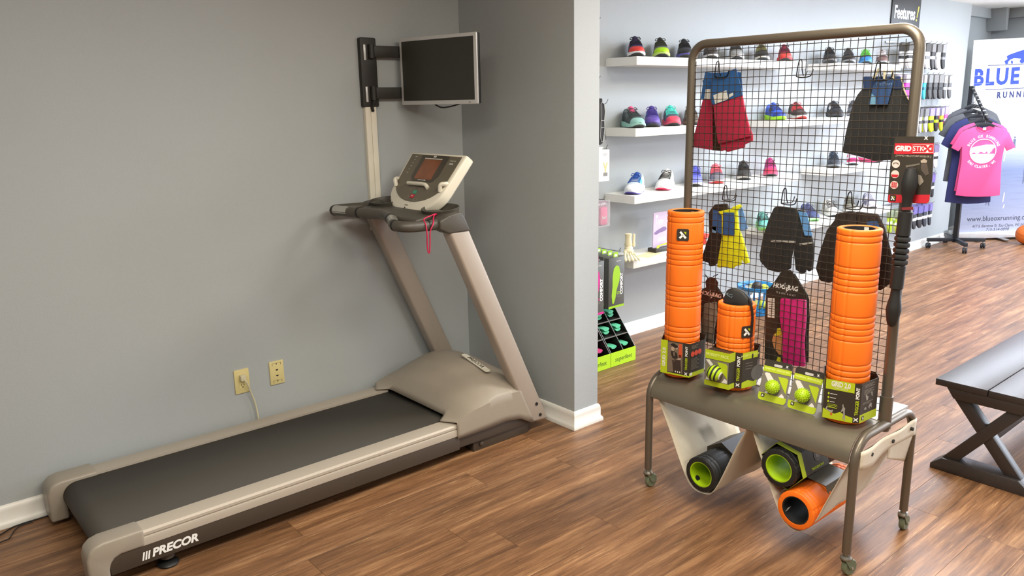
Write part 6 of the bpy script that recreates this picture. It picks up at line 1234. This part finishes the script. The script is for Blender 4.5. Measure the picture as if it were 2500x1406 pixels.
# ball on the floor in front of the banner
bc = pZ(2494, 596, 0.0); R_ = 0.105
t = thing('exercise_ball', 'orange ball on the floor at the foot of the banner', 'ball', (bc.x+0.02, bc.y-0.03, 0))
MB().sphere((0, 0, R_), R_, 28, 18).build('ball_shell', mat('ball_orange', (214, 108, 36), 0.5, var=0.06, bump=0.2, bscale=300), t)
for k in range(3): MB().tube([Vector((R_*1.001*math.cos(2*PI*i/36), R_*1.001*math.sin(2*PI*i/36), 0)) for i in range(36)], 0.0018, 4, True, T(0, 0, R_) @ RX(PI/2*(k % 2)+0.3) @ RY(0.5*k)).build('ball_seam', cm((150, 74, 28), 0.6), t)
# small grey box on the skirting by the stand, and a grey wall speaker in the far corner
q = pY(2312, 573, 3.47); t = thing('junction_box', 'small grey metal box on the skirting behind the clothing stand', 'metal box', (q.x, YS-0.02, 0.03))
MB().box((-0.05, -0.03, 0), (0.05, 0.002, 0.085)).build('box_body', mat('galvanised', (150, 152, 150), 0.35, metal=0.7, var=0.15, scale=14), t, bevel=0.004)
MB().box((-0.038, -0.034, 0.012), (0.038, -0.028, 0.073)).build('box_cover', MATS['galvanised'], t, bevel=0.003)
q = pX(2432, 45, 10.05); t = thing('corner_speaker', 'pale grey wall speaker tilted down in the far ceiling corner', 'speaker', (10.08, q.y, q.z-0.13))
MB().prism([(0, 0.24), (0.10, 0.24), (0.03, 0.0), (0.0, 0.0)], -0.11, 0.11, Matrix(((-1, 0, 0, 0.02), (0, 0, 1, 0), (0, 1, 0, 0), (0, 0, 0, 1)))).build('cabinet', mat('speaker_grey', (168, 172, 172), 0.6, var=0.03), t, bevel=0.006)
MB().box((-0.02, 0.10, 0.08), (0.14, 0.16, 0.16)).build('bracket', mat('speaker_grey', (168, 172, 172)), t, bevel=0.004)

# ================================================================ DARK BENCH
ESP = mat('espresso_wood', (44, 38, 36), 0.42, var=0.22, scale=9, aniso=(1, 9, 9), bump=0.2, bscale=40, spec=0.7)
BT = 0.405; tl = pZ(2285, 923, BT); bx0, by1 = tl.x, tl.y; by0 = by1-0.405; bm_ = (by0+by1)/2
bn2 = thing('wooden_bench', 'dark espresso wooden bench with X-shaped end frames', 'bench', (bx0+0.85, bm_, 0))
for (y0, y1) in ((by0, bm_-0.0015), (bm_+0.0015, by1)): MB().box((bx0, y0, BT-0.028), (bx0+1.75, y1, BT)).build('top_plank', ESP, bn2, w=True, bevel=0.0025)
for xe in (3.463, bx0+1.62):
    MX = Matrix(((0, 0, 1, xe), (1, 0, 0, 0), (0, 1, 0, 0), (0, 0, 0, 1)))
    e0, e1 = by0+0.012, by1-0.012
    MB().prism([(e0, 0), (e1, 0), (e1, 0.022), (e1-0.045, 0.058), (e0+0.045, 0.058), (e0, 0.022)], -0.042, 0.042, MX).build('foot_beam', ESP, bn2, w=True, bevel=0.003)
    e0, e1 = by0+0.045, by1-0.045
    MB().prism([(e0, BT-0.028), (e1, BT-0.028), (e1-0.03, BT-0.072), (e0+0.03, BT-0.072)], -0.042, 0.042, MX).build('top_beam', ESP, bn2, w=True, bevel=0.003)
    for s in (-1, 1):
        w_ = 0.031; yb, yt2 = bm_-s*0.120, bm_+s*0.105
        MB().prism([(yb-w_, 0.056), (yb+w_, 0.056), (yt2+w_, BT-0.070), (yt2-w_, BT-0.070)], -0.026+0.003*s, 0.026+0.003*s, MX).build('cross_leg', ESP, bn2, w=True, bevel=0.003)
MB().box((3.46, bm_-0.025, 0.165), (bx0+1.6, bm_+0.025, 0.21)).build('stretcher', ESP, bn2, w=True, bevel=0.003)
